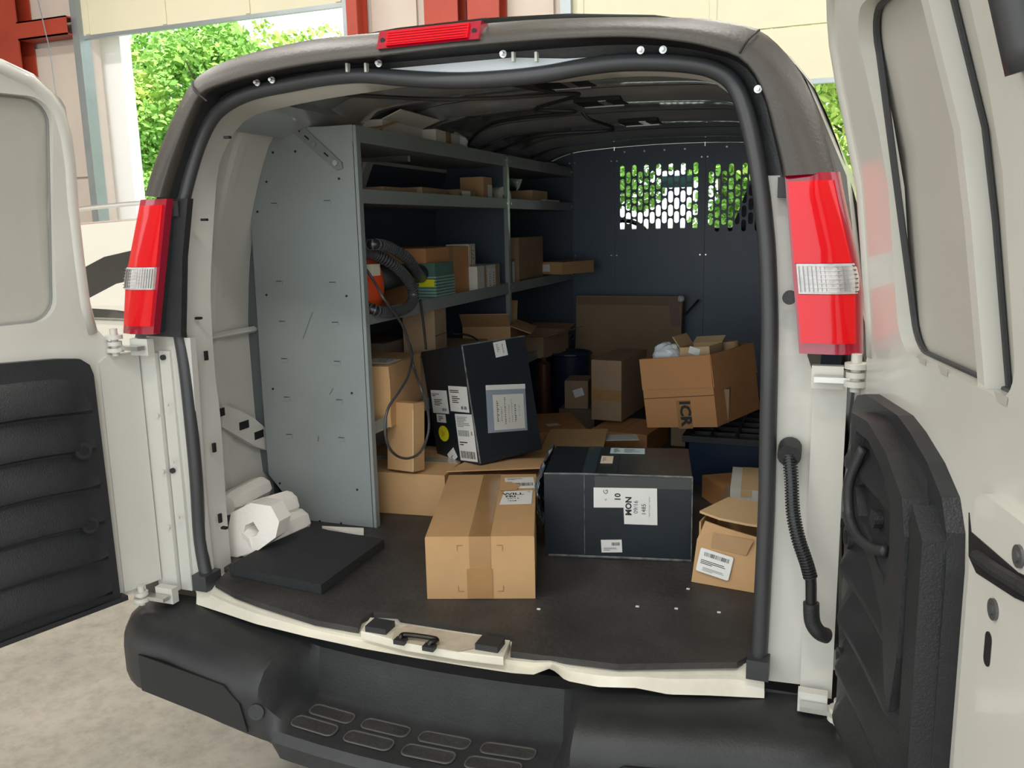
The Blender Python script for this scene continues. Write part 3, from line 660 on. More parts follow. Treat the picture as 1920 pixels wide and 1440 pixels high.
# --- rear doors
def make_door(s, ang):
    a = R(ang); side = 'left' if s < 0 else 'right'
    d = Vector((s*math.sin(a), -math.cos(a), 0)); n = Vector((-s*math.cos(a), -math.sin(a), 0)); H = Vector((s*.86, -.08, 0))
    F = lambda t, z, k: H + d*t + n*(k+lean(z)) + Vector((0, 0, z))
    g = lambda u, v, k: F(u, v, k)
    dp = lambda nm, bm, m, par=None, **k: vp(nm, bm, m, par, **k)
    outl = [(.0, -.012), (.0, .60), (.02, .645), (.05, .68), (.065, .75), (.075, .86), (.082, .96), (.092, 1.07), (.103, 1.13), (.12, 1.18), (.145, 1.213), (.18, 1.238), (.24, 1.257), (.35, 1.27), (.5, 1.277), (.70, 1.28), (.80, 1.28), (.80, .9), (.80, .5), (.80, -.012)]
    win = rrect(.143, .655, .711, 1.20, .055, 6) if s < 0 else rrect(.245, .655, .711, 1.185, .05, 6)
    if s > 0: win = [(u+(.03*((v-1.0)/.18) if (v > 1.0 and u < .3) else 0), v) for u, v in win]
    ch = lambda pts, e: pts
    # inner frame with window opening, subdivided for lean
    def dens(poly, st=.05):
        o = []
        for i in range(len(poly)):
            p, q = poly[i], poly[(i+1) % len(poly)]; L = math.dist(p, q); m_ = max(1, int(L/st))
            for k in range(m_): o.append((lerp(p[0], q[0], k/m_), lerp(p[1], q[1], k/m_)))
        return o
    bm = plate(dens(outl, .08), [dens(win, .08)], -.022, 0, g)
    root = dp('rear_door', bm, white, smooth=True, bevel=.004, label='%s rear door swung open, white with black lower trim' % side)
    # rolled lip along upper edge
    up = [p for p in outl[3:17]]
    dp('rolled_edge', tube([F(t+.012, z-.006, -.010) for t, z in up], .016, 10), white, root, smooth='all')
    dp('outer_skin', plate(dens(outl, .08), [], -.085, -.07, g), white, root, smooth=True)
    edge = [F(t, z, -.02) for t, z in outl]; edge2 = [F(t, z, -.075) for t, z in outl]
    dp('edge_flange', loft([edge+[edge[0]], edge2+[edge2[0]]]), white, root)
    # window blank
    wp_ = rrect(.10, .70, .68, 1.22, .05, 4)
    dp('window_blank', plate(dens(wp_, .08), [], -.045, -.03, g), mat('blank_panel', (.44, .42, .375), .45, var=.03, scale=2), root, smooth=True)
    dp('window_gasket', tube([F(u, v, -.024) for u, v in win], .004 if s < 0 else .005, 6, closed=True), rubber if s > 0 else mat('shadow_gasket', (.2, .2, .19), .6), root)
    if s > 0:
        rows_ = []
        for z in (.70, .8, .9, 1.0, 1.1, 1.2):
            t0 = .495+.02*(1-(z-.7)/.5); rows_.append([F(t0, z, -.03), F(t0+.008, z, -.012), F(t0+.022, z, -.010), F(t0+.024, z, -.004), F(t0+.045, z, -.004), F(t0+.05, z, -.03)])
        dp('stiffener', loft(rows_), white, root, smooth=True)
        dp('stiffener_gasket', tube([F(.495+.02*(1-(z-.7)/.5)+.054, z, -.026) for z in (.715, .8, .9, 1.0, 1.1, 1.19)], .0035, 6), rubber, root)
        for t in (.335, .42, .60):
            dp('edge_notch', plate([(t, .716), (t+.035, .716), (t+.03, .706), (t+.008, .706)], [], .0005, .0015, g), mat('blank_panel', (.5, .5, .5)), root)
        dp('edge_weatherstrip', tube([F(.748, z, -.0) for z in (1.03, 1.05, 1.1, 1.15, 1.2, 1.26)], .02, 8), rubber, root, smooth='all')
        # raised pressing beside the trim
        dp('pressing', plate(rrect(.575, .77, .05, .60, .03, 4), [], 0, .012, g), white, root, bevel=.005, smooth=True)
        p = [(.565, .565), (.575, .545), (.70, .548), (.76, .56), (.76, .535), (.70, .520), (.60, .505), (.575, .515)]
        dp('latch_slot', plate(p, [], .0122, .0135, g), dark, root)
        dp('latch_rod', tube([F(.60, .525, .014), F(.66, .533, .017), F(.75, .545, .015)], .008, 8), blackp, root)
        for t, z in ((.652, .485), (.70, .565)):
            bm = disc(F(t, z, .012), n, .012, .003, 16); disc(F(t, z, .014), n, .006, .003, 10, bm=bm); dp('screw', bm, mat('screw_grey', (.13, .13, .13), .4, metal=.5), root)
        dp('slot_hole', plate(rrect(.637, .653, .415, .455, .0079, 4), [], .0122, .0132, g), dark, root)
    # lower trim panel with stepped slats
    tr = [(.03, -.005), (.03, .545), (.038, .580), (.065, .605), (.12, .618), (.30, .622), (.36, .612), (.44, .590), (.50, .562), (.525, .525), (.532, .48), (.532, -.005)]
    if s < 0: tr = [(.075, .0), (.08, .575), (.087, .600), (.108, .617), (.16, .624), (.40, .636), (.52, .63), (.54, .60), (.54, .0)]
    T = .040
    bm = plate(dens(tr, .1), [], -.003, T*.55, g)
    tp = dp('trim_panel', bm, trimp, root, bevel=.006, label='black stepped plastic trim panel')
    def tedge(z):   # inner width limits at z
        lo = .09 if s < 0 else .065; hi = interp(z, [0, .5, .562, .60], [.515, .515, .48, .38]) if s > 0 else .525
        return lo, hi
    zs = [.06+.0925*k for k in range(7)] if s < 0 else [.05+.0925*k for k in range(7)]
    for k in range(6):
        z0, z1 = zs[k]-.045, zs[k]+.0475-.045+.045
        z0 = .012+.0935*k; z1 = z0+.0935
        if z1 > .60: z1 = .60
        rows_ = []
        lo, hi = tedge(z1)
        for i in range(13):
            t = lerp(lo, hi, i/12); bow = .016*math.sin(math.pi*(t-.08)/.46)*(1 if s < 0 else 1.0)
            fl = min(1, i/1.5, (12-i)/1.5); e = T*.5
            rows_.append([F(t, z0+bow, e), F(t, z0+.010+bow, e+(.028 if s < 0 else .032)*fl), F(t, z0+.024+bow, e+(.030 if s < 0 else .034)*fl), F(t, z1-.010+bow, e+.004*fl), F(t, z1+bow, e)])
        dp('trim_slat', loft(rows_), trimp, tp, smooth=True)
    for t, z in ((.135, .40), (.14, .215)) if s < 0 else ((.13, .37), (.12, .14)):
        bm = tube([F(t, z, T*.5+.008), F(t, z, T*.5+.024)], .02, 16); dp('trim_plug', bm, blackp, tp, smooth=True)
        dp('plug_hole', disc(F(t, z, T*.5+.024), n, .012, .001, 12), dark, tp)
    if s > 0:
        # pull handle housing
        ho = [(.17, .598), (.27, .605), (.37, .585), (.455, .545), (.475, .50), (.475, .33), (.455, .24), (.43, .26), (.40, .35), (.33, .40), (.24, .42), (.19, .47)]
        hi_ = [(.20, .575), (.28, .578), (.36, .555), (.405, .52), (.415, .46), (.40, .40), (.33, .43), (.25, .45), (.215, .49)]
        dp('handle_bezel', plate(dens(ho, .1), [dens(hi_, .1)], T*.5, T*.5+.035, g), blackp, tp, bevel=.005)
        dp('handle_pocket', plate(hi_, [], T*.5+.018, T*.5+.021, g), dark, tp)
        dp('inside_handle', tube(spline([F(.235, .555, T*.5+.03), F(.225, .50, T*.5+.045), F(.23, .45, T*.5+.045), F(.28, .43, T*.5+.045), F(.35, .435, T*.5+.04), F(.385, .445, T*.5+.03)], 5), .008, 8), blackp, tp, smooth='all')
        dp('handle_pivot', disc(F(.32, .47, T*.5+.022), n, .014, .012, 14), trimp, tp)
        for t0, z0, t1, z1 in ((.478, .55, .53, .22),):
            dp('armrest_strip', plate([(.480, .545), (.528, .515), (.532, .20), (.50, .20), (.485, .25)], [], T*.5, T*.5+.03, g), trimp, tp, bevel=.006)
    else:
        bm = tube([F(.035, .115, 0), F(.035, .115, .004)], .017, 20); dp('rubber_plug', bm, blackp, root)
        dp('bottom_lip', plate([(.06, -.012), (.5, -.012), (.5, .0), (.06, .0)], [], .0, .03, g), blackp, root)
        dp('stepped_flange', plate([(-.048, .0), (.055, .0), (.055, .60), (.03, .615), (-.048, .615)], [], -.02, .006, g), white, root, bevel=.005)
    return root
make_door(-1, 16); make_door(1, 12)

# ================================================================== PARTITION
PY = 2.62
part = empty('cargo_partition', 'dark blue-grey steel bulkhead with two perforated windows behind the cab', 'partition', (0, PY, 0))
def roofz(x): return rz(x)-.012
def panel(x0, x1, holes=None, y=PY):
    bm = bmesh.new(); t = .004
    def quad(a, b_, c, d_): bm.faces.new([bm.verts.new((p[0], y, p[1])) for p in (a, b_, c, d_)])
    if not holes:
        n = 8
        for i in range(n):
            xa, xb = lerp(x0, x1, i/n), lerp(x0, x1, (i+1)/n); quad((xa, .0), (xb, .0), (xb, roofz(xb)), (xa, roofz(xa)))
    else:
        hx0, px, nc, zt, par = holes; pz = .0665; hw, hh = .0122, .0285; rows_ = 5
        zb = zt-rows_*pz-pz/2
        for i in range(4): 
            xa, xb = lerp(x0, x1, i/4), lerp(x0, x1, (i+1)/4); quad((xa, 0), (xb, 0), (xb, zb), (xa, zb)); quad((xa, zt), (xb, zt), (xb, roofz(xb)), (xa, roofz(xa)))
        quad((x0, zb), (hx0, zb), (hx0, zt), (x0, zt)); hx1 = hx0+nc*px
        if hx1 < x1: quad((hx1, zb), (x1, zb), (x1, zt), (hx1, zt))
        for c in range(nc):
            xa, xb = hx0+c*px, hx0+(c+1)*px; odd = (c+par) % 2; z = zt-(pz/2 if odd else 0)
            if odd: quad((xa, zt-pz/2), (xb, zt-pz/2), (xb, zt), (xa, zt))
            nrow = 4 if odd else 5
            for r0 in range(nrow):
                za, zb_ = z-pz, z; cx, cz = (xa+xb)/2, (za+zb_)/2; N = 16; ins, out = [], []
                for k in range(N):
                    a = 2*math.pi*(k+.0)/N; ca, sa = math.cos(a), math.sin(a)
                    sq = Vector((ca, sa)); mm = max(abs(ca), abs(sa)); 
                    out.append((cx+px/2*ca/mm, cz+pz/2*sa/mm))
                    zc_ = (hh-hw)*(1 if sa > 1e-6 else (-1 if sa < -1e-6 else 0))
                    ins.append((cx+hw*ca, cz+zc_+hw*sa))
                for k in range(N):
                    j = (k+1) % N; quad(out[k], out[j], ins[j], ins[k])
                z -= pz
            zl = zb
            if z > zl+1e-5: quad((xa, zl), (xb, zl), (xb, z), (xa, z))
    bmesh.ops.remove_doubles(bm, verts=bm.verts, dist=.0002)
    ex = bmesh.ops.extrude_face_region(bm, geom=bm.faces[:]); bmesh.ops.translate(bm, vec=(0, t, 0), verts=[g_ for g_ in ex['geom'] if isinstance(g_, bmesh.types.BMVert)])
    return bm
for x0, x1, h in ((-.86, -.476, None), (-.472, -.256, None), (-.252, .194, (-.227, .0305, 13, 1.202, 0)), (.198, .66, (.213, .0318, 13, 1.188, 1)), (.664, .86, None)):
    pn = obj('bulkhead_panel', panel(x0, x1, h), partm, part, world=True)
    for z in (.3, .75, 1.22): 
        for x in (x0+.012, x1-.012): obj('bolt', disc((x, PY-.001, z), (0, -1, 0), .004, .004, 8), steel, pn, world=True)
for x in (-.474, -.254, .196, .662): obj('seam_rail', B(x-.006, x+.006, PY-.006, PY+.006, .0, 1.27), partm, part, world=True)
for x in (-.2, -.1, 0, .1, .3, .42): obj('bolt', disc((x, PY-.001, 1.262), (0, -1, 0), .0045, .004, 8), steel, part, world=True)

# ================================================================== FLOOR MAT
mm_ = [onz(u, v, .010) for u, v in EDGE[1:-1]]
poly = [(p.x, p.y) for p in mm_[:5]]+[(onz(672, 1178, .01).x, onz(672, 1178, .01).y)]+[tuple(onz(u, v, .01)[:2]) for u, v in ((678, 1160), (700, 1148), (745, 1151), (750, 1157), (905, 1181), (912, 1186), (962, 1193), (957, 1222))]+[(p.x, p.y) for p in mm_[10:]]
poly += [(.70, .05), (.85, .12), (.85, 2.6), (-.85, 2.6), (-.85, .12), (-.69, .05)]
o = rebase(obj('floor_mat', plate(poly, [], -.003, .011, lambda u, v, n: Vector((u, v, n))), matm, bevel=.0025)); tag(o, 'black ribbed rubber mat covering the whole cargo floor', 'floor mat')
# small litter
for i, (u, v) in enumerate(((1195, 1138), (1268, 1142), (1348, 1149), (1290, 1105), (1010, 1143))):
    p = onz(u, v, .011); o = obj('paper_scrap', B(p.x-.004, p.x+.004, p.y-.002, p.y+.003, .0112, .0135), paper); rebase(o)
    o['label'] = 'tiny white scrap of litter on the rubber mat near the sill'; o['category'] = 'scrap'; o['group'] = 'white scraps on the mat'

# ================================================================== SHELVING
SX, SY0, SYM, SY1 = -.474, .455, 1.668, 2.60
sh = empty('shelving_unit', 'tall grey steel shelving unit along the left van wall', 'shelving', (-.64, 1.5, .011))
def shp(nm, bm, m, par=None, **k): return obj(nm, bm, m, par or sh, world=True, **k)
PE = [(486, 240), (470, 300), (468, 340), (471, 420), (480, 560), (492, 740), (504, 890), (540, 935), (582, 985), (700, 993), (656, 237)]
pe = [Q(u, v, 'y', SY0) for u, v in PE]; pe[-1].x = pe[-2].x = SX; pe[0].x = -.755; pe[1].x = -.785; pe[-3].z = pe[-2].z = .012
bm = plate([(p.x, p.z) for p in pe], [], SY0, SY0+.003)
ep = shp('end_panel', bm, shelfg)
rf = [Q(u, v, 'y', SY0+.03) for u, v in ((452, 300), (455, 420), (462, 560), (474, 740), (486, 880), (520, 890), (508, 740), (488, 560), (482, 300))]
shp('shade_strip', plate([(p.x, p.z) for p in rf], [], SY0+.02, SY0+.024), mat('shade_grey', (.10, .115, .12), .5))  # dark strip added for the shade between wall and end panel
shp('front_flange', B(SX-.002, SX+.010, SY0, SY0+.022, .012, 1.194), shelfg, ep, bevel=.001)
for u, v in ((512, 286), (554, 284), (500, 341), (636, 335), (483, 397), (500, 553), (650, 555), (512, 729), (660, 737), (525, 906), (670, 918), (600, 977), (640, 981)):
    p = Q(u, v, 'y', SY0); shp('bolt_hole', disc((p.x, SY0-.001, p.z), (0, -1, 0), .0035, .0012, 8), dark, ep)
slotme = None
for u, v in ((524, 530), (624, 532), (530, 605), (629, 607), (534, 675), (633, 680), (539, 747), (637, 752), (543, 817), (641, 823), (614, 379), (515, 384)):
    p = Q(u, v, 'y', SY0); bm = B(p.x-.011, p.x+.011, SY0-.0018, SY0, p.z-.007, p.z+.007); o = shp('punched_slot', bm, shelfg, ep, bevel=.0008)
    bm = B(p.x-.011, p.x+.009, SY0-.0024, SY0-.0015, p.z+.0035, p.z+.0055); shp('slot_shadow_gap', bm, dark, ep)
for u0, v0, u1, v1 in ((586, 585, 568, 635), (624, 728, 618, 740), (597, 818, 596, 828)):
    a, b_ = Q(u0, v0, 'y', SY0-.001), Q(u1, v1, 'y', SY0-.001); shp('scratch', tube([a, b_], .0014, 4), mat('scratch_grey', (.13, .14, .14), .5), ep)
def tray(z, h, y0, y1, x0=-.80):
    bm = bmesh.new(); box(bm, x0, SX, y0, y1, z-h+.0, z-h+.003); box(bm, SX-.002, SX+.004, y0, y1, z-h, z); box(bm, x0, x0+.003, y0, y1, z-h, z+.01)
    box(bm, x0, SX, y0, y0+.002, z-h, z); box(bm, x0, SX, y1-.002, y1, z-h, z); return bm
LV = [(1.196, .046), (1.021, .040), (.672, .042), (.337, .038)]
for z, h in LV:
    for y0, y1 in ((SY0+.006, SYM-.012), (SYM+.012, SY1)):
        xb = -.76 if z > 1.1 else (-.80 if z > .9 else -.82)
        t = shp('shelf', tray(z, h, y0, y1, xb), shelfg)
        for y in (y0+.012, y1-.012): shp('bolt', disc((SX+.004, y, z-h*.5), (1, 0, 0), .005, .005, 8), steel, t)
shp('top_cap', B(-.745, SX, SY0-.002, SY0+.006, 1.15, 1.196), shelfg)
shp('centre_post', B(SX-.012, SX+.006, SYM-.012, SYM+.010, .012, 1.19), mat('pale_post', (.36, .40, .39), .25, metal=.4), bevel=.002)
cpn = [(x, z) for x, z in ((-.82, .012), (SX, .012), (SX, 1.15), (-.74, 1.15), (-.80, 1.0), (-.83, .6))]
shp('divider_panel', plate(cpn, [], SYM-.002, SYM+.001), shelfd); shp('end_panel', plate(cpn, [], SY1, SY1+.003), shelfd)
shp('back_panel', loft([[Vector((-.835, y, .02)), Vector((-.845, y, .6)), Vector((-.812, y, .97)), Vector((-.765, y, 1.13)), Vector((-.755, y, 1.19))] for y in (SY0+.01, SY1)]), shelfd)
# diagonal brace strap
a, b_ = Q(516, 206, 'y', SY0-.006), Q(636, 311, 'y', SY0-.006)
dv = (b_-a).normalized(); nv = Vector((-dv.z, 0, dv.x))
bm = bmesh.new(); pts = [a-nv*.018, b_-nv*.016, b_+dv*.012, b_+nv*.012, a+nv*.022, a-dv*.03]
f_ = bm.faces.new([bm.verts.new(p) for p in pts]); ex = bmesh.ops.extrude_face_region(bm, geom=[f_]); bmesh.ops.translate(bm, vec=(0, .004, 0), verts=[q for q in ex['geom'] if isinstance(q, bmesh.types.BMVert)])
stp_ = shp('brace_strap', bm, mat('strap_grey', (.17, .185, .18), .4), bevel=.001)
for k, sm in ((.02, .008), (.14, .006), (.62, .006), (.95, .008)):
    p = a.lerp(b_, k); shp('bolt', disc((p.x, SY0-.007, p.z), (0, -1, 0), sm, .006, 10), steel, stp_)
for k in (.36, .5, .8):
    p = a.lerp(b_, k); shp('strap_slot', tube([p-dv*.008+Vector((0, -.0012, 0)), p+dv*.008+Vector((0, -.0012, 0))], .0022, 5), dark, stp_)
mtb = Q(520, 205, 'y', SY0+.02)
shp('wall_bracket', B(mtb.x-.05, mtb.x+.03, SY0, SY0+.04, mtb.z-.05, mtb.z+.05), mat('strap_grey', (.2, .2, .2)), bevel=.004)

# ================================================================== CARTONS
def face_M(dim, face):
    w, d_, h = dim
    return {'front': (Vector((0, -d_/2, h/2)), Vector((1, 0, 0)), Vector((0, 0, 1))),
            'back': (Vector((0, d_/2, h/2)), Vector((-1, 0, 0)), Vector((0, 0, 1))),
            'left': (Vector((-w/2, 0, h/2)), Vector((0, -1, 0)), Vector((0, 0, 1))),
            'right': (Vector((w/2, 0, h/2)), Vector((0, 1, 0)), Vector((0, 0, 1))),
            'top': (Vector((0, 0, h)), Vector((1, 0, 0)), Vector((0, 1, 0)))}[face]
def on_face(root, dim, face, u, v, w, h, rot=0, name='shipping_label', m=None, lift=.001, th=.0008, poly=None, label=None):
    c, U, V = face_M(dim, face); N = U.cross(V); a = R(rot); U2 = U*math.cos(a)+V*math.sin(a); V2 = -U*math.sin(a)+V*math.cos(a)
    c = c+U*u+V*v
    pl = poly or [(-w/2, -h/2), (w/2, -h/2), (w/2, h/2), (-w/2, h/2)]
    bm = plate(pl, [], 0, th, lambda p, q, n: c+U2*p+V2*q+N*(lift+n))
    o = obj(name, bm, m or paper, root, label=label)
    return o, (c+N*(lift+th), U2, V2, N)
def mark_text(par, fr, s, u, v, size, rot=0, m=None, name='lettering', bold=0):
    me = text_mesh(s, size, bold); c, U, V, N = fr; a = R(rot)
    M = Matrix((U, V, N)).transposed().to_4x4(); M.translation = c+N*.0004
    me.transform(M @ Matrix.Translation((u, v, 0)) @ Matrix.Rotation(a, 4, 'Z'))
    return obj(name, me, m or ink, par)
def mark_bars(par, fr, u, v, w, h, rows=False, n=22, m=None, seed=1, name='barcode'):
    rnd = random.Random(seed); c, U, V, N = fr; bm = bmesh.new(); x = -w/2 if not rows else -h/2
    end = -x
    def q(a0, a1, b0, b1): bm.faces.new([bm.verts.new(c+U*(u+p)+V*(v+q_)+N*.0004) for p, q_ in ((a0, b0), (a1, b0), (a1, b1), (a0, b1))])
    if rows:
        k = 0; step = h/n
        while x < end-step*.5:
            ww = w*rnd.uniform(.35, 1); q(-w/2, -w/2+ww, x+step*.25, x+step*.7); x += step
    else:
        step = w/n
        while x < end-step*.5:
            q(x, x+step*rnd.uniform(.3, .75), -h/2, h/2); x += step
    return obj(name, bm, m or ink, par)
def carton(label, loc, dim, yaw=0, rx=0, ry=0, m=None, tape_m=None, name='carton', cat='box', group=None, flaps=True, bev=.003, tape_w=.05, dent=0, seed=0, axis='y'):
    w, d_, h = dim
    root = empty(name, label, cat, loc, (R(rx), R(ry), R(yaw)), group)
    m = m or card
    bm = B(-w/2, w/2, -d_/2, d_/2, 0, h-.003 if flaps else h)
    if dent:
        bmesh.ops.subdivide_edges(bm, edges=bm.edges, cuts=4, use_grid_fill=True); rnd = random.Random(seed)
        for v_ in bm.verts:
            if v_.co.z > .002: v_.co += Vector((rnd.uniform(-1, 1), rnd.uniform(-1, 1), rnd.uniform(-1, 1)))*dent
    obj('carton_body', bm, m, root, bevel=0 if dent else bev, smooth=bool(dent))
    if flaps:
        g_ = .0012
        if axis == 'y':
            obj('flap', B(-w/2+.001, -g_, -d_/2+.001, d_/2-.001, h-.003, h), m, root, bevel=.0008); obj('flap', B(g_, w/2-.001, -d_/2+.001, d_/2-.001, h-.003, h), m, root, bevel=.0008)
        else:
            obj('flap', B(-w/2+.001, w/2-.001, -d_/2+.001, -g_, h-.003, h), m, root, bevel=.0008); obj('flap', B(-w/2+.001, w/2-.001, g_, d_/2-.001, h-.003, h), m, root, bevel=.0008)
    if tape_m:
        t = .0008; bm = bmesh.new(); tw = tape_w/2
        if axis == 'y':
            box(bm, -tw, tw, -d_/2-t, d_/2+t, h, h+t); box(bm, -tw, tw, -d_/2-t-.0005, -d_/2-.0003, h*.05 if tape_w > .045 else h*.5, h+t)
        else:
            box(bm, -w/2-t, w/2+t, -tw, tw, h, h+t); box(bm, -w/2-t-.0005, -w/2-.0003, -tw, tw, h*.5, h+t); box(bm, w/2+.0003, w/2+t+.0005, -tw, tw, h*.5, h+t)
        obj('tape_strip', bm, tape_m, root)
    return root, dim
Z0 = .0118
# 1 taped box in front
c1, D1 = carton('large light brown carton with brown tape, nearest the sill in the centre', (-.050, .337, Z0), (.265, .524, .160), 18.3, tape_m=tape, tape_w=.052)
on_face(c1, D1, 'front', -.002, -.04, .062, .075, 0, 'tape_strip', tape, lift=.0016)
for sx, sz, fx, fz in ((-.055, .058, 1, -1), (.055, .058, -1, -1), (-.055, -.06, 1, 1), (.055, -.06, -1, 1)):
    c_, U, V = face_M(D1, 'front'); N = U.cross(V); bm = bmesh.new()
    p = c_+U*sx+V*sz+N*.0008
    for a_, b2 in ((fx*.014, 0), (0, fz*.014)):
        q = p+U*a_+V*b2; tube([p, q], .0008, 4, bm=bm)
    obj('corner_mark', bm, mat('faint_print', (.30, .18, .09), .7), c1)
lb, fr = on_face(c1, D1, 'top', .078, .035, .088, .115, 4, poly=[(-.046, -.058), (.04, -.058), (.05, .058), (-.03, .058)])
mark_text(lb, fr, 'WILL', -.006, .028, .026, bold=.0006); mark_text(lb, fr, 'FRI', -.014, .006, .022, bold=.0006)
mark_text(lb, fr, '09/13', -.008, -.012, .015); mark_text(lb, fr, '1028', -.012, -.032, .013); mark_text(lb, fr, 'G', .038, .045, .012)
lb, fr = on_face(c1, D1, 'top', .085, .17, .085, .105, 4)
mark_bars(lb, fr, .012, -.018, .052, .03, n=20, seed=5); mark_bars(lb, fr, -.01, .035, .05, .02, rows=True, n=3, m=inkg); mark_bars(lb, fr, -.005, -.045, .06, .006, rows=True, n=1, m=inkg)
on_face(c1, D1, 'top', .056, .135, .06, .075, 6, 'torn_patch', card, lift=.0022, poly=[(-.028, -.04), (.018, -.038), (.03, -.005), (.034, .012), (.02, .016), (.008, .04), (-.026, .04)], label='torn cardboard piece stuck over the label')
# loose flat cardboard behind it, under the tilted black box
def sheet(label, pts, z, m=cardl, th=.004, name='cardboard_sheet', wav=.004, z2=None):
    """flat sheet by world xy corner points; z2 optional per-point heights"""
    zs_ = z2 or [z]*len(pts); bm = bmesh.new()
    lo = [bm.verts.new((p[0], p[1], q)) for p, q in zip(pts, zs_)]; f_ = bm.faces.new(lo)
    ex = bmesh.ops.extrude_face_region(bm, geom=[f_]); bmesh.ops.translate(bm, vec=(0, 0, th), verts=[q for q in ex['geom'] if isinstance(q, bmesh.types.BMVert)])
    o = obj(name, bm, m, None, bevel=.001); rebase(o); return tag(o, label, 'cardboard')
# stack under the black tilted box
cu_, DU = carton('crushed brown carton lying under the tilted black box', (-.17, .86, Z0), (.36, .36, .118), 24, m=card, dent=.002, seed=4)
sheet('flat folded cardboard sheet sloping behind the taped carton', [(-.30, .62), (.05, .735), (.03, .90), (-.30, .80)], .140, card, z2=[.155, .165, .150, .145])
# 2 tilted black box
c3, D3 = carton('tall black carton tilted back on brown cardboard, with a window label', (-.262, .886, .140), (.256, .253, .386), 58.4, -10.8, -1.3, m=bcard, bev=.004, tape_m=None)
lb, fr = on_face(c3, D3, 'front', .008, -.034, .160, .152, -7, 'document_pouch', mat('pouch_film', (.28, .32, .38), .15, coat=.6))
lb2, fr2 = on_face(c3, D3, 'front', .014, -.046, .125, .115, -7, 'packing_slip', mat('slip_paper', (.66, .64, .58), .6), lift=.0024)
for i, (x, w_, h_) in enumerate(((-.045, .009, .07), (-.03, .006, .05), (-.015, .006, .09), (-.0, .005, .06), (.012, .005, .08), (.026, .007, .06), (.042, .004, .04))):
    mark_bars(lb2, fr2, x, -.006 if i % 2 else .004, w_, h_, rows=True, n=int(h_/.006), m=ink if i in (0, 2, 5) else inkg, seed=i+9)
on_face(c3, D3, 'front', .016, .036, .160, .016, -7, 'pouch_strip', paper, lift=.0028)
lb, fr = on_face(c3, D3, 'front', .02, .162, .05, .05, 3); mark_bars(lb, fr, .01, 0, .006, .035, rows=True, n=9); mark_bars(lb, fr, -.01, .005, .012, .028, rows=True, n=5, m=inkg)
for (u, v, w_, h_, r_, sd) in ((-.055, .018, .098, .078, -4, 1), (.062, .022, .108, .084, -5, 2), (-.062, -.038, .055, .028, -4, 3)):
    lb, fr = on_face(c3, D3, 'left', u, v, w_, h_, r_)
    if h_ > .03: mark_bars(lb, fr, -w_*.18, h_*.3, w_*.5, h_*.14, rows=True, n=2, seed=sd); mark_bars(lb, fr, 0, -h_*.02, w_*.7, h_*.3, rows=True, n=4, seed=sd+2); mark_bars(lb, fr, w_*.25, -h_*.33, w_*.3, h_*.12, n=7, seed=sd)
    else: mark_bars(lb, fr, 0, 0, w_*.6, h_*.6, rows=True, n=3)
lb, fr = on_face(c3, D3, 'left', .070, -.105, .098, .155, -3)
mark_bars(lb, fr, 0, .052, .08, .036, rows=True, n=7, m=inkg); mark_bars(lb, fr, -.01, .014, .064, .020, n=24, m=inkg); mark_text(lb, fr, 'B', .036, .014, .018); mark_bars(lb, fr, 0, -.057, .084, .024, n=24); mark_bars(lb, fr, -.015, -.02, .05, .016, rows=True, n=2)
lb, fr = on_face(c3, D3, 'left', -.062, -.090, 0, 0, 0, 'round_sticker', yel, poly=[(.031*math.cos(k*.393), .027*math.sin(k*.393)) for k in range(16)])
mark_bars(lb, fr, 0, 0, .024, .022, rows=True, n=4, m=mat('orange_ink', (.6, .2, .02), .6))
lb, fr = on_face(c3, D3, 'left', -.030, -.165, .05, .036, 28); mark_bars(lb, fr, -.002, -.004, .018, .01, rows=True, n=2)
for (x, y) in ((-D3[0]/2, -D3[1]/2),):
    obj('scuffed_edge', tube([(x, y, .004), (x, y, D3[2]*.6), (x+.001, y, D3[2]-.004)], .0028, 6), bedge, c3)
obj('scuffed_edge', tube([(-D3[0]/2, -D3[1]/2, D3[2]-.001), (D3[0]/2, -D3[1]/2, D3[2]-.001)], .0022, 6), bedge, c3)
# 3 black floor box
c2, D2 = carton('wide black carton standing on the mat right of the taped carton', (.260, .579, Z0), (.394, .291, .236), 11.1, m=bcard, bev=.004)
nt_ = [(-.085, -.004), (-.005, -.002), (-.003, -.048), (.085, -.048), (.083, .054), (-.085, .052)]
lb, fr = on_face(c2, D2, 'front', .022, .033, .17, .1, 0, poly=[(x, z-.003) for x, z in nt_])
mark_text(lb, fr, 'MON', .009, .0, .022, 90, bold=.0008); mark_text(lb, fr, '10', -.020, .024, .022, 90, bold=.0006); mark_text(lb, fr, '09/16', .028, -.002, .016, 90); mark_text(lb, fr, '1485', .049, -.008, .016, 90); mark_text(lb, fr, 'G', -.052, .038, .018, 90); mark_text(lb, fr, '<', -.052, .016, .012, 90)
mark_bars(lb, fr, .064, .0, .004, .06, rows=True, n=14, m=inkg)
lb, fr = on_face(c2, D2, 'front', -.015, -.082, .056, .036, 3); mark_bars(lb, fr, .012, .006, .024, .009, n=9); mark_bars(lb, fr, -.002, -.008, .04, .010, rows=True, n=3, m=inkg)
lb, fr = on_face(c2, D2, 'top', .02, .10, .10, .06, 0, m=mat('label_pale_blue', (.5, .62, .64), .4)); mark_bars(lb, fr, -.03, 0, .02, .045, rows=True, n=5); mark_bars(lb, fr, .015, 0, .05, .045, rows=True, n=6, m=inkg)
lb, fr = on_face(c2, D2, 'top', -.035, .0, .034, .075, 0, m=paperb); mark_bars(lb, fr, -.006, 0, .012, .04, rows=True, n=5, m=inkg)
obj('tape_strip', B(-.095, -.06, -D2[1]/2-.0012, D2[1]/2+.001, D2[2]+.0002, D2[2]+.001), mat('black_tape', (.03, .05, .06), .08, coat=1), c2)
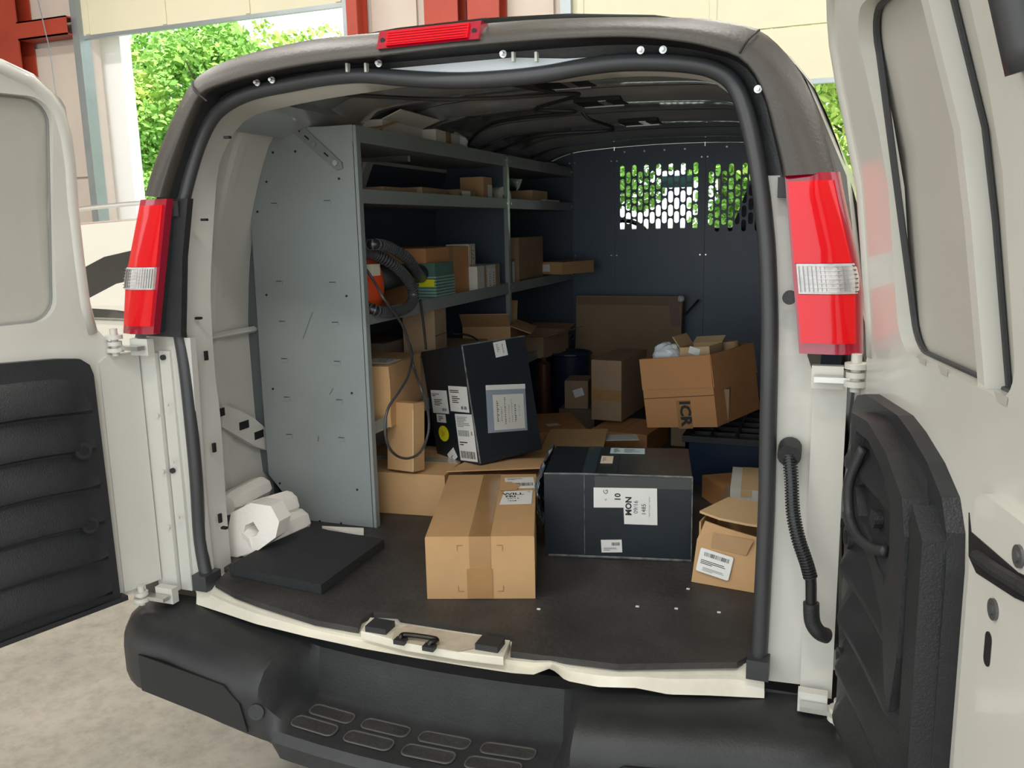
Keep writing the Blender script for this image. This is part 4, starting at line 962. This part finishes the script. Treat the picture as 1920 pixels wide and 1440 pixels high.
obj('tape_strip', B(-.06, D2[0]/2+.0005, -D2[1]/2-.001, -D2[1]/2-.0003, D2[2]-.035, D2[2]-.004), mat('film_tape', (.035, .04, .042), .2, coat=.5), c2)
obj('scuffed_edge', tube([(-D2[0]/2, -D2[1]/2, D2[2]-.001), (-.09, -D2[1]/2-.001, D2[2]+.001), (D2[0]/2, -D2[1]/2, D2[2]-.001)], .0028, 6), bedge, c2)
obj('scuffed_edge', tube([(-D2[0]/2+.01, -D2[1]/2, .003), (0, -D2[1]/2-.001, .004), (D2[0]/2, -D2[1]/2, .003)], .0035, 6), bedge, c2)
obj('scuffed_edge', tube([(-.088, -D2[1]/2-.001, .01), (-.088, -D2[1]/2-.001, D2[2])], .0012, 5), bedge, c2)
obj('scuffed_edge', tube([(D2[0]/2, -D2[1]/2, .005), (D2[0]/2, -D2[1]/2, D2[2])], .0018, 5), bedge, c2)
# crumpled film on its left end
rnd = random.Random(3); bm = bmesh.new(); rows_ = []
for i in range(18):
    z = D2[2]*(.32+.74*i/17); r0 = []
    for j in range(9):
        y = lerp(-D2[1]/2-.012, D2[1]/2, j/8); bul = .034*math.sin(math.pi*i/17)*math.sin(math.pi*(j+1)/10)
        r0.append(Vector((-D2[0]/2-.004-bul+rnd.uniform(-.006, .006), y+rnd.uniform(-.004, .004), z)))
    rows_.append(r0)
obj('crumpled_film', loft(rows_), mat('shiny_film', (.14, .19, .24), .08, coat=1, metal=.3), c2)
# 4 ICR box on black crate
cr_ = empty('plastic_crate', 'black ribbed plastic crate under the large printed carton', 'crate', (.60, 1.57, Z0))
CW, CDp, CH = .50, .78, .172
bm = bmesh.new()
for x0, x1, y0, y1 in ((-CW/2, CW/2, -CDp/2, -CDp/2+.012), (-CW/2, CW/2, CDp/2-.012, CDp/2), (-CW/2, -CW/2+.012, -CDp/2, CDp/2), (CW/2-.012, CW/2, -CDp/2, CDp/2)): box(bm, x0, x1, y0, y1, 0, CH-.022)
obj('crate_body', bm, bluep, cr_, bevel=.002)
bm = bmesh.new()
for x0, x1, y0, y1 in ((-CW/2-.01, CW/2+.01, -CDp/2-.01, -CDp/2+.02), (-CW/2-.01, CW/2+.01, CDp/2-.02, CDp/2+.01), (-CW/2-.01, -CW/2+.02, -CDp/2, CDp/2), (CW/2-.02, CW/2+.01, -CDp/2, CDp/2)): box(bm, x0, x1, y0, y1, CH-.022, CH)
obj('rim', bm, blackp, cr_, bevel=.003)
for k in range(1, 6):
    x = -CW/2+CW*k/6; obj('grid_bar', B(x-.005, x+.005, -CDp/2+.02, CDp/2-.02, CH-.016, CH-.002), blackp, cr_)
for k in range(1, 9):
    y = -CDp/2+CDp*k/9; obj('grid_bar', B(-CW/2+.02, CW/2-.02, y-.005, y+.005, CH-.018, CH-.003), blackp, cr_)
def open_box(label, loc, dim, yaw, rx=0, ry=0, m=card, flapang=(60, 60, None, None), fl=.1, name='open_carton', group=None, th=.004, cat='box'):
    w, d_, h = dim; root = empty(name, label, cat, loc, (R(rx), R(ry), R(yaw)), group)
    bm = B(-w/2, w/2, -d_/2, d_/2, 0, th); 
    box(bm, -w/2, w/2, -d_/2, -d_/2+th, th, h); box(bm, -w/2, w/2, d_/2-th, d_/2, th, h); box(bm, -w/2, -w/2+th, -d_/2+th, d_/2-th, th, h); box(bm, w/2-th, w/2, -d_/2+th, d_/2-th, th, h)
    obj('carton_body', bm, m, root)
    # flaps: front, back, left, right; angle above horizontal outward (0 = flat outward, 90 = up, -80 hanging)
    for i, a in enumerate(flapang):
        if a is None: continue
        L = fl; M = None
        if i == 0: M = Matrix.Translation((0, -d_/2, h)) @ Matrix.Rotation(R(-a), 4, 'X'); bb = (-w/2, w/2, -L, 0)
        if i == 1: M = Matrix.Translation((0, d_/2, h)) @ Matrix.Rotation(R(a), 4, 'X'); bb = (-w/2, w/2, 0, L)
        if i == 2: M = Matrix.Translation((-w/2, 0, h)) @ Matrix.Rotation(R(a), 4, 'Y'); bb = (-L, 0, -d_/2, d_/2)
        if i == 3: M = Matrix.Translation((w/2, 0, h)) @ Matrix.Rotation(R(-a), 4, 'Y'); bb = (0, L, -d_/2, d_/2)
        obj('flap', B(*bb, -.001, .002, M=M), m, root)
    return root, dim
c4, D4 = open_box('large orange-brown open carton printed with sideways letters, on the black crate', (.388, 1.369, .205), (.274, .350, .247), -18.7, 0, -7.9, cardr, (-89, None, None, -89), .11)
lb, fr = on_face(c4, D4, 'front', .018, -.078, .055, .1, 0, 'tape_strip', mat('pale_tape', (.36, .19, .075), .2, coat=.4), lift=.0008)
mark_text(lb, fr, 'ICR', .004, .004, .056, -90, bold=.0022)
obj('crease', tube([(-D4[0]/2, -D4[1]/2-.003, .105), (D4[0]/2, -D4[1]/2-.003, .110)], .0012, 5), mat('crease_brown', (.2, .1, .045), .8), c4)
def crumple(name, label, cat, c, r, m, seed=1, squash=(1, 1, 1)):
    bm = bmesh.new(); bmesh.ops.create_icosphere(bm, subdivisions=3, radius=1); rnd = random.Random(seed)
    for v_ in bm.verts:
        k = 1+rnd.uniform(-.13, .10); v_.co = Vector((v_.co.x*squash[0], v_.co.y*squash[1], v_.co.z*squash[2]))*r*k
    o = obj(name, bm, m); o.data.transform(Matrix.Translation(c)); rebase(o); return tag(o, label, cat)
M4 = wmat(c4)
crumple('plastic_bag', 'crumpled clear plastic bag at the left of the large open carton', 'bag', M4 @ Vector((-.065, -.10, .250)), .050, bagm, 2, (1.0, .8, .9))
b5, D5 = open_box('small light carton with raised flap inside the large open carton', M4 @ Vector((.045, -.06, .155)), (.11, .12, .118), -14, 0, -6, cardl, (None, 25, 60, None), .045)
lb, fr = on_face(b5, D5, 'front', .0, .045, .04, .025, -20)
o = tag(rebase(obj('tape_roll', tube([M4 @ Vector((.075, .08, .20)), M4 @ Vector((.078, .08, .268))], .042, 24), cardl, bevel=.002, smooth=True)), 'pale cardboard roll standing inside the large open carton', 'roll')
o = tag(rebase(obj('packing_filler', B(M4.translation.x-.1, M4.translation.x+.1, M4.translation.y-.13, M4.translation.y+.13, .222, .34), cardd, bevel=.004)), 'brown packed item filling the bottom of the large open carton', 'box')
# 5 box behind
c6, D6 = carton('upright brown carton left of the large open carton', (-.029, 1.804, .113), (.129, .353, .250), -5, m=cardd, tape_m=None)
on_face(c6, D6, 'front', 0, -.02, .129, .045, 0, 'tape_strip', tape, lift=.0006)
c7, D7 = carton('small brown carton with a tilted white label on the floor', (-.254, 1.95, .10), (.105, .148, .126), 7.4, m=cardd)
on_face(c7, D7, 'front', .01, .01, .045, .035, 18)
carton('dark brown carton under the small labelled carton', (-.25, 1.96, Z0), (.16, .2, .088), 6, m=mat('deep_brown_card', (.16, .11, .08), .8))
# tall panel box against partition
c8, D8 = carton('tall flat brown carton leaning against the bulkhead', (-.155, 2.48, Z0), (.54, .05, .54), 0, -6, 0, m=cardd, axis='x', tape_m=None)
on_face(c8, D8, 'front', -.0, .245, .53, .04, 0, 'tape_strip', mat('matte_tape', (.22, .13, .07), .6), lift=.0006)
on_face(c8, D8, 'front', .235, .19, .045, .14, 8, 'tape_strip', mat('dull_brown_tape', (.16, .08, .045), .5), lift=.0012)
p = Q(1277, 560, 'y', 2.44)
crumple('tape_wad', 'small whitish wad of tape on the top corner of the leaning carton', 'tape', p, .016, bagm, 8)
tag(rebase(obj('pry_bar', tube([Q(1285, 590, 'y', 2.55), Q(1310, 562, 'y', 2.57)], .006, 6), blackp)), 'short black rod sticking out beside the leaning carton', 'rod')
# floor clutter in the middle
c9, D9 = carton('low brown carton lying before the upright carton', (.055, 1.62, Z0), (.24, .26, .088), -8, m=cardr, tape_m=None)
c10, D10 = carton('long low brown carton near the shelf foot, half hidden by black box', (-.24, 1.55, Z0), (.2, .34, .10), 28, m=cardr, dent=.002, seed=3)
on_face(c10, D10, 'top', -.02, -.05, .05, .04, 10)
sheet('buff flat cardboard piece right of the tilted black box', [(-.16, 1.10), (.06, 1.16), (.03, 1.36), (-.18, 1.30)], .10, card, z2=[.10, .105, .14, .14])
c11, D11 = carton('brown carton on the floor below the buff sheet', (-.07, 1.22, Z0), (.22, .24, .085), 12, m=card)
sheet('white paper sheet lying on the cartons behind the wide black carton', [(.02, 1.27), (.16, 1.32), (.13, 1.40), (0, 1.36)], .118, paper, .002)
cq, Dq = carton('small brown carton standing left of the crate', (.245, 1.72, Z0), (.07, .08, .17), 5, m=cardd)
# dark blue tub near shelf
tb = tube(spline([(-.36, 2.18, .012), (-.36, 2.18, .1), (-.36, 2.18, .30)], 3), lambda t: .075+.02*t, 20)
tub = tag(rebase(obj('plastic_tub', tb, bluep, smooth=True)), 'dark blue plastic tub standing by the far shelf', 'tub')
bb_ = obj('tub_rim', tube([(-.36+.098*math.cos(k*.262), 2.18+.098*math.sin(k*.262), .305) for k in range(24)], .007, 8, closed=True), bluep, tub, world=True)
tag(rebase(obj('red_bottle', tube(spline([(-.43, 1.98, .012), (-.43, 1.98, .2), (-.43, 1.98, .28), (-.43, 1.98, .31)], 3), lambda t: .03 if t < .7 else .012, 14), mat('dull_red_plastic', (.075, .022, .018), .4), smooth=True)), 'dull red bottle beside the dark blue tub', 'bottle')
# 6 right-hand boxes
c12, D12 = carton('low brown carton behind the small white taped box at right', (.56, 1.03, Z0), (.21, .16, .075), 32, m=cardr)
c13, D13 = carton('small white box with crossing brown tape resting on a brown carton at right', (.588, .85, .100), (.090, .20, .045), 4, rx=3, m=cardw, flaps=False, tape_m=cardl, tape_w=.03)
obj('tape_strip', B(.0, .043, -.1005, .1, .0448, .0463), cardl, c13)
c14, D14 = carton('flat brown carton under the white taped box', (.595, .84, Z0), (.15, .17, .087), 2, m=cardd)
# torn carton
c15 = empty('torn_carton', 'crumpled torn brown carton with barcode label at the right edge of the mat', 'box', (.612, .435, Z0), (0, 0, R(-7.6)))
bm = bmesh.new()
W_, Dp_, H_ = .17, .17, .155
fr_ = [(-W_/2-.012, -Dp_/2-.02, 0), (W_/2, -Dp_/2-.02, 0), (W_/2, -Dp_/2+.016, H_-.03), (.02, -Dp_/2+.010, H_-.018), (-.03, -Dp_/2+.006, H_-.008), (-W_/2+.012, -Dp_/2+.01, H_-.0), (-W_/2-.004, -Dp_/2-.004, H_*.7)]
f_ = bm.faces.new([bm.verts.new(p) for p in fr_])
ex = bmesh.ops.extrude_face_region(bm, geom=[f_]); bmesh.ops.translate(bm, vec=(0, .004, 0), verts=[q for q in ex['geom'] if isinstance(q, bmesh.types.BMVert)])
obj('front_panel', bm, card, c15)
for a_, nm in (((-W_/2, -Dp_/2, 0, -W_/2+.004, Dp_/2, H_), 's'), ((W_/2-.004, -Dp_/2, 0, W_/2, Dp_/2, H_), 's'), ((-W_/2, Dp_/2-.004, 0, W_/2, Dp_/2, H_), 's')):
    obj('side_panel', B(a_[0], a_[3], a_[1], a_[4], a_[2], a_[5]), card, c15)
obj('side_panel', B(-W_/2, W_/2, -Dp_/2, Dp_/2, 0, .004), card, c15)
bm = bmesh.new(); pts = [(-W_/2-.008, -Dp_/2+.03, H_+.012), (-.04, -Dp_/2+.02, H_+.004), (.03, -Dp_/2+.018, H_), (W_/2+.02, -Dp_/2+.03, H_-.004), (W_/2+.02, Dp_/2, H_+.006), (-W_/2+.03, Dp_/2, H_+.012)]
f_ = bm.faces.new([bm.verts.new(p) for p in pts]); bmesh.ops.triangulate(bm, faces=[f_]); ex = bmesh.ops.extrude_face_region(bm, geom=bm.faces[:]); bmesh.ops.translate(bm, vec=(0, 0, .006), verts=[q for q in ex['geom'] if isinstance(q, bmesh.types.BMVert)])
obj('torn_flap', bm, cardl, c15)
n_ = Vector((0, -math.cos(R(11.7)), math.sin(R(11.7)))); U_ = Vector((1, 0, 0)); V_ = Vector((0, math.sin(R(11.7)), math.cos(R(11.7))))
cL = Vector((-.040, -Dp_/2-.0155, .056)); a_ = R(-9); U2 = U_*math.cos(a_)+V_*math.sin(a_); V2 = -U_*math.sin(a_)+V_*math.cos(a_)
lb = obj('shipping_label', plate(rrect(-.042, .042, -.03, .03, .004, 2), [], 0, .0008, lambda p, q, n: cL+U2*p+V2*q+n_*(.0012+n)), paper, c15)
fr = (cL+n_*.002, U2, V2, n_); mark_bars(lb, fr, .002, .017, .064, .010, n=22, seed=4); mark_bars(lb, fr, 0, -.003, .07, .012, rows=True, n=3); mark_bars(lb, fr, .004, -.02, .06, .010, rows=True, n=3, m=inkg)
obj('dent_shade', plate([(-.055, .092), (.035, .088), (.05, .125), (-.05, .132)], [], 0, .0006, lambda p, q, n: Vector((p, -Dp_/2-.0245+q*.2065-n, q))), cardl if 0 else mat('cardboard_shade', (.40, .24, .115), .8, var=.1, scale=8), c15)  # flat patch in darker cardboard, a dent's shade put into its colour

# shelf contents -------------------------------------------------------------
S1, S2, S3, S5 = LV[0][0]-LV[0][1]+.003, LV[1][0]-LV[1][1]+.003, LV[2][0]-LV[2][1]+.003, LV[3][0]-LV[3][1]+.003
G3 = 'cartons on the middle shelf'
def at(u, v, x, z): p = Q(u, v, 'x', x); return p.y
# level 3 (middle)
cb, DB = carton('large reddish-brown carton on the middle shelf behind the hose', (-.63, 1.16, S3), (.24, .40, .205), 0, m=cardr, group=G3, axis='x', tape_m=tape, tape_w=.04)
cw, DW = carton('white carton with brown tape on the middle shelf', (-.545, 1.455, S3), (.13, .26, .125), 2, m=cardw, group=G3, flaps=False)
on_face(cw, DW, 'right', -.045, 0, .02, .125, 0, 'tape_strip', tape, lift=.0006); on_face(cw, DW, 'right', .1, 0, .045, .125, 0, 'tape_strip', cardd, lift=.0006)
lb, fr = on_face(cw, DW, 'right', .03, .0, .085, .10, 0); mark_bars(lb, fr, -.02, 0, .02, .08, rows=True, n=9, m=inkg); mark_bars(lb, fr, .025, 0, .02, .07, rows=True, n=7, m=inkg)
cx_, DX = carton('small white labelled carton on top of the white one, middle shelf', (-.56, 1.37, S3+.1255), (.09, .095, .085), 8, m=cardw, group=G3, flaps=False)
lb, fr = on_face(cx_, DX, 'right', 0, 0, .07, .07, 0); mark_text(lb, fr, 'G09\n413', 0, 0, .028, 90)
cs_, DS = carton('small white printed box by the centre post, middle shelf', (-.545, 1.61, S3), (.07, .075, .09), 0, m=cardw, group=G3, flaps=False)
lb, fr = on_face(cs_, DS, 'right', 0, 0, .06, .07, 0); mark_bars(lb, fr, 0, 0, .045, .06, rows=True, n=8)
# green ribbed canister
gc = empty('green_canister', 'grey-green ribbed plastic canister with a yellow tag on the middle shelf', 'canister', (-.525, 1.03, S3))
obj('canister_body', B(-.05, .05, -.075, .075, 0, .155), green, gc, bevel=.012)
for k in range(9): obj('rib', B(-.054, .054, -.078, .078, .02+k*.0105, .0255+k*.0105), mat('pale_rib', (.24, .38, .33), .3), gc, bevel=.001)
obj('yellow_tag', B(-.01, .048, -.083, -.078, .075, .100), yel, gc)
# orange blower + hose + cord
bl_ = empty('shop_blower', 'orange and black handheld blower on the middle shelf behind the end panel', 'blower', (-.545, .60, S3))
bm = bmesh.new(); bmesh.ops.create_uvsphere(bm, u_segments=20, v_segments=14, radius=1)
for v_ in bm.verts: v_.co = Vector((v_.co.x*.055, v_.co.y*.072, .095+v_.co.z*.098+.02*v_.co.y))
obj('housing', bm, orange, bl_, smooth='all')
obj('nozzle', tube([(0, .05, .12), (.01, .2, .125), (.015, .36, .12)], lambda t: .045-.015*t, 16), blackp, bl_, smooth='all')
obj('badge', B(.030, .05, -.035, .01, .135, .170), mat('badge_white', (.8, .78, .6), .4), bl_, bevel=.006)
obj('handle', tube(spline([(0, -.06, .16), (0, -.01, .215), (0, .08, .20), (0, .1, .15)], 5), .014, 8), blackp, bl_, smooth='all')
HX = -.455
hp1 = [Q(676, 463, 'y', .50), *(Q(u, v, 'x', x) for u, v, x in ((684, 462, -.50), (705, 458, HX), (735, 466, HX), (765, 486, HX), (782, 510, HX-.03), (800, 530, -.56)))]
hp2 = [Q(674, 474, 'y', .50), *(Q(u, v, 'x', x) for u, v, x in ((700, 476, -.49), (738, 497, HX), (765, 525, HX), (776, 555, HX), (763, 577, HX), (735, 586, HX+.005), (708, 583, HX))), Q(690, 577, 'y', .50), Q(678, 569, 'y', .52)]
hs = None
for i, hp in enumerate((hp1, hp2)):
    sp_ = spline(hp, 12)
    if hs is None: hs = tag(obj('vacuum_hose', tube(sp_, .0145, 12), hosem, smooth='all'), 'coiled black corrugated hose hanging off the middle shelf', 'hose')
    else: obj('hose_loop', tube(sp_, .0145, 12), hosem, hs, world=True, smooth='all')
    rs = resample(sp_, 70 if i else 46); bm = bmesh.new()
    for k in range(len(rs)-1): tube([rs[k], rs[k].lerp(rs[k+1], .45)], .0175, 12, bm=bm)
    obj('hose_ribs', bm, hoser, hs, world=True, smooth=True)
KX = -.425
cord = [(683, 500, -.49), (700, 525, -.47), (720, 560, KX), (742, 590, KX), (757, 615, KX), (768, 650, KX), (776, 690, KX), (790, 730, KX+.05), (802, 770, KX+.05), (803, 810, KX+.05), (790, 845, KX+.05), (768, 859, KX+.05), (745, 855, KX+.05), (728, 835, KX+.05), (722, 800, KX+.05), (728, 765, KX+.05), (748, 735, KX+.05), (765, 705, KX+.03), (773, 670, KX), (768, 645, KX)]
tag(obj('power_cord', tube(spline([Q(u, v, 'x', x) for u, v, x in cord], 6), .0042, 8), mat('cord_grey', (.05, .05, .052), .3), smooth='all'), 'black power cord looping down in front of the cartons', 'cord')
tag(obj('thin_cable', tube(spline([Q(u, v, 'x', -.46) for u, v in ((788, 562), (792, 590), (796, 625), (799, 655))], 6), .004, 8), blackp, smooth='all'), 'short black cable hanging beside the upright tan carton', 'cord')
tag(obj('thin_cable', tube(spline([Q(u, v, 'x', -.50) for u, v in ((850, 626), (880, 629), (900, 642), (912, 655))], 6), .004, 8), blackp, smooth='all'), 'thin black cable lying on the lower shelf cardboard', 'cord')
# right bay, level 3
cr1, DR1 = carton('upright pale brown carton on the middle shelf right of the centre post', (-.575, 2.06, S3), (.13, .40, .225), 3, m=cardd, group=G3, flaps=False)
on_face(cr1, DR1, 'right', .0, -.01, .05, .03, 0, 'printed_mark', cardr)
cr2, DR2 = carton('narrow white-edged carton by the centre post, middle shelf', (-.545, 1.80, S3), (.06, .12, .13), 0, m=cardd, group=G3, flaps=False)
on_face(cr2, DR2, 'right', .03, 0, .03, .115, 0)
cr3, DR3 = carton('flat brown carton with white label overhanging the middle shelf at its far end', (-.44, 2.36, S3+.043), (.17, .25, .058), -22, m=card, group=G3)
on_face(cr3, DR3, 'front', -.02, 0, .06, .035, 4)
# level 2 items
def small(label, u, v, w, d_, h, z, m, x=-.53, yaw=0, flaps=False, grp='small boxes on the upper shelf', **k):
    y = Q(u, v, 'x', x).y; return carton(label, (x, y, z), (w, d_, h), yaw, m=m, flaps=flaps, group=grp, **k)
small('flat tan carton at the left end of the upper shelf', 700, 350, .20, .22, .052, S2, cardd, -.60)
small('second flat brown carton from the left on the upper shelf', 765, 350, .20, .26, .058, S2, cardd, -.60, 6)
b_, Db = small('low carton with a white label in the middle of the upper shelf', 850, 358, .12, .16, .062, S2, cardd, -.56); on_face(b_, Db, 'right', -.02, .008, .08, .036)
b_, Db = small('upright brown carton with a shiny white label on the upper shelf', 893, 355, .10, .09, .118, S2, card, -.55); on_face(b_, Db, 'right', .02, -.008, .045, .075)
p = Q(930, 357, 'x', -.53); o = empty('paper_roll', 'white paper roll lying on the upper shelf by the centre post', 'roll', (-.53, p.y, S2))
obj('roll_body', tube([(-.06, .02, .045), (.045, -.02, .045)], .042, 20), cardw, o, bevel=.003, smooth=True); obj('roll_core', tube([(.0455, -.02, .045), (.047, -.0205, .045)], .012, 12), dark, o)
small('tan carton on the upper shelf right of the centre post', 990, 362, .12, .22, .085, S2, cardl, -.56)
small('white narrow box on the upper shelf near its far end', 1027, 368, .05, .22, .045, S2, cardw, -.50)
# top shelf
ot, Dot = open_box('open white carton with raised brown flap on top of the shelving', (-.60, .86, S1), (.15, .30, .088), 2, m=cardw, flapang=(None, None, None, 20), fl=.07, group='items on top of the shelving')
carton('white box wrapped with brown tape on top of the shelving', (-.56, 1.13, S1), (.14, .24, .085), 4, m=cardw, flaps=False, group='items on top of the shelving', axis='x', tape_m=tape, tape_w=.05)
sheet('loose brown flap of cardboard on top of the shelving', [(-.66, .62), (-.50, .60), (-.50, .78), (-.66, .80)], 1.245, card, z2=[1.19, 1.19, 1.235, 1.24])
crumple('plastic_wrap', 'crumpled clear plastic wrap beside the white taped box, top shelf', 'wrap', (-.53, 1.29, S1+.055), .045, bagm, 5)
tag(rebase(obj('black_pouch', B(-.68, -.54, 1.36, 1.50, S1, S1+.07), foamk, bevel=.02)), 'black soft pouch on top of the shelving', 'pouch')
for k, (y, l) in enumerate(((1.62, 'left white hook bracket on top of the shelving'), (1.95, 'white hook bracket over the far bay'), (2.15, 'farthest white hook bracket on top of the shelving'))):
    o = empty('hook_bracket', l, 'bracket', (-.56, y, S1), (0, 0, 0), 'hook brackets on top of the shelving')
    obj('bracket_plate', B(-.06, .06, -.03, .03, 0, .05), cardw if k else mat('strap_grey', (.2, .2, .2)), o, bevel=.01); obj('bracket_slot', B(.02, .062, -.008, .008, .03, .052), dark, o)
carton('small printed white box at the far end of the top shelf', (-.53, 2.38, S1), (.06, .16, .055), 0, m=cardw, flaps=False)
# level 5 (lower shelf)
ca, DA = carton('light brown carton with a printed label on the lower shelf by the end panel', (-.585, .70, S5), (.215, .30, .190), 8, m=card, dent=.0015, seed=6, flaps=True)
lb, fr = on_face(ca, DA, 'top', .045, -.05, .10, .09, -8); mark_text(lb, fr, '023\n14', .01, 0, .032, 0)
cc, DC = carton('long flat tan carton on the lower shelf', (-.60, 1.16, S5), (.25, .52, .165), 0, m=cardd, axis='x')
ct, DT = carton('upright tan carton standing on the long flat carton', (-.54, .99, S5+.166), (.12, .11, .175), 4, m=cardl if 0 else cardd, flaps=False)
obj('fold_line', B(.0605, .0615, -.055, .055, .07, .072), dark, ct)
carton('dark flat carton at the back of the lower shelf', (-.70, .98, S5+.17), (.16, .30, .05), 0, m=mat('deep_brown_card', (.1, .1, .1)), flaps=False)
cp_, DPp = open_box('crumpled open brown carton on the lower shelf before the centre post', (-.56, 1.66, S5+.0), (.2, .26, .20), 14, m=card, flapang=(40, 65, None, -20), fl=.09)
cq_, DQ = open_box('open brown carton overhanging the far lower shelf', (-.53, 2.16, S5+.0), (.22, .30, .10), -6, m=cardd, flapang=(10, 15, None, 14), fl=.08)
# under shelf floor boxes
cf_, DF = carton('long brown carton on the floor under the shelving', (-.50, .76, Z0), (.36, .34, .135), 6, m=card, axis='x', tape_m=tapec, tape_w=.06)
ce, DE = carton('slim light carton leaning upright against the lower shelf edge', (-.440, .615, .155), (.105, .055, .215), -12, -6, -2, m=card, flaps=False)
obj('scuffed_edge', tube([(.052, -.028, .004), (.052, -.028, .196)], .002, 6), edgec, ce)

# ================================================================== FOAM
def foam_bar(label, a, b_, r, ht=None, grp='white foam blocks by the left pillar'):
    a, b_ = Vector(a), Vector(b_); o = obj('foam_block', tube([a, a.lerp(b_, .12), a.lerp(b_, .88), b_], lambda t: r*(.8 if t in (0, 1) else 1), 8), foamw, bevel=.006, smooth=True); rebase(o); return tag(o, label, 'packing foam', grp)
P3 = lambda u, v, z: onz(u, v, z)
foam_bar('long white foam bar lying along the black foam sheet', P3(455, 1022, .045), P3(566, 975, .045), .046)
foam_bar('white foam bar standing behind, ends at the shelving panel', P3(468, 968, .10), P3(548, 943, .10), .044)
foam_bar('rear upper white foam bar under the shelving edge', P3(424, 948, .13), P3(494, 912, .13), .038)
fo = [Q(u, v, 'y', .15) for u, v in ((440, 1044), (430, 1004), (433, 962), (468, 944), (506, 950), (524, 978), (520, 1006), (488, 1030))]
fh = [Q(u, v, 'y', .15) for u, v in ((458, 1012), (462, 984), (476, 978), (488, 994), (484, 1002))]
o = obj('foam_packing', plate([(p.x, p.z) for p in fo], [[(p.x, p.z) for p in fh]], .13, .185, lambda u, v, n: Vector((u, n+.15*v, v))), foamw, bevel=.009, smooth=True); rebase(o); tag(o, 'white foam end block with a triangular opening', 'packing foam', 'white foam blocks by the left pillar')
# black foam sheet
fs = [onz(u, v, .036) for u, v in ((430, 1062), (560, 986), (720, 1012), (602, 1098))]
o = obj('foam_sheet', plate([(p.x, p.y) for p in fs], [], .012, .038, lambda u, v, n: Vector((u, v, n))), foamk, bevel=.004); rebase(o); tag(o, 'square black foam sheet lying on the mat at left', 'foam sheet')
ws = [onz(u, v, .013) for u, v in ((604, 990), (640, 992), (682, 994), (682, 1003), (640, 1000))]
o = obj('white_strip', plate([(p.x, p.y) for p in ws], [], .0119, .020, lambda u, v, n: Vector((u, v, n))), foamw); rebase(o); tag(o, 'thin white strip at the foot of the shelving', 'strip')
for (u, v, vert) in ((430, 258, 0), (387, 412, 0), (376, 596, 0), (390, 666, 1), (405, 838, 1), (416, 970, 1), (424, 988, 0)): jamb_clip(u, v, vert)
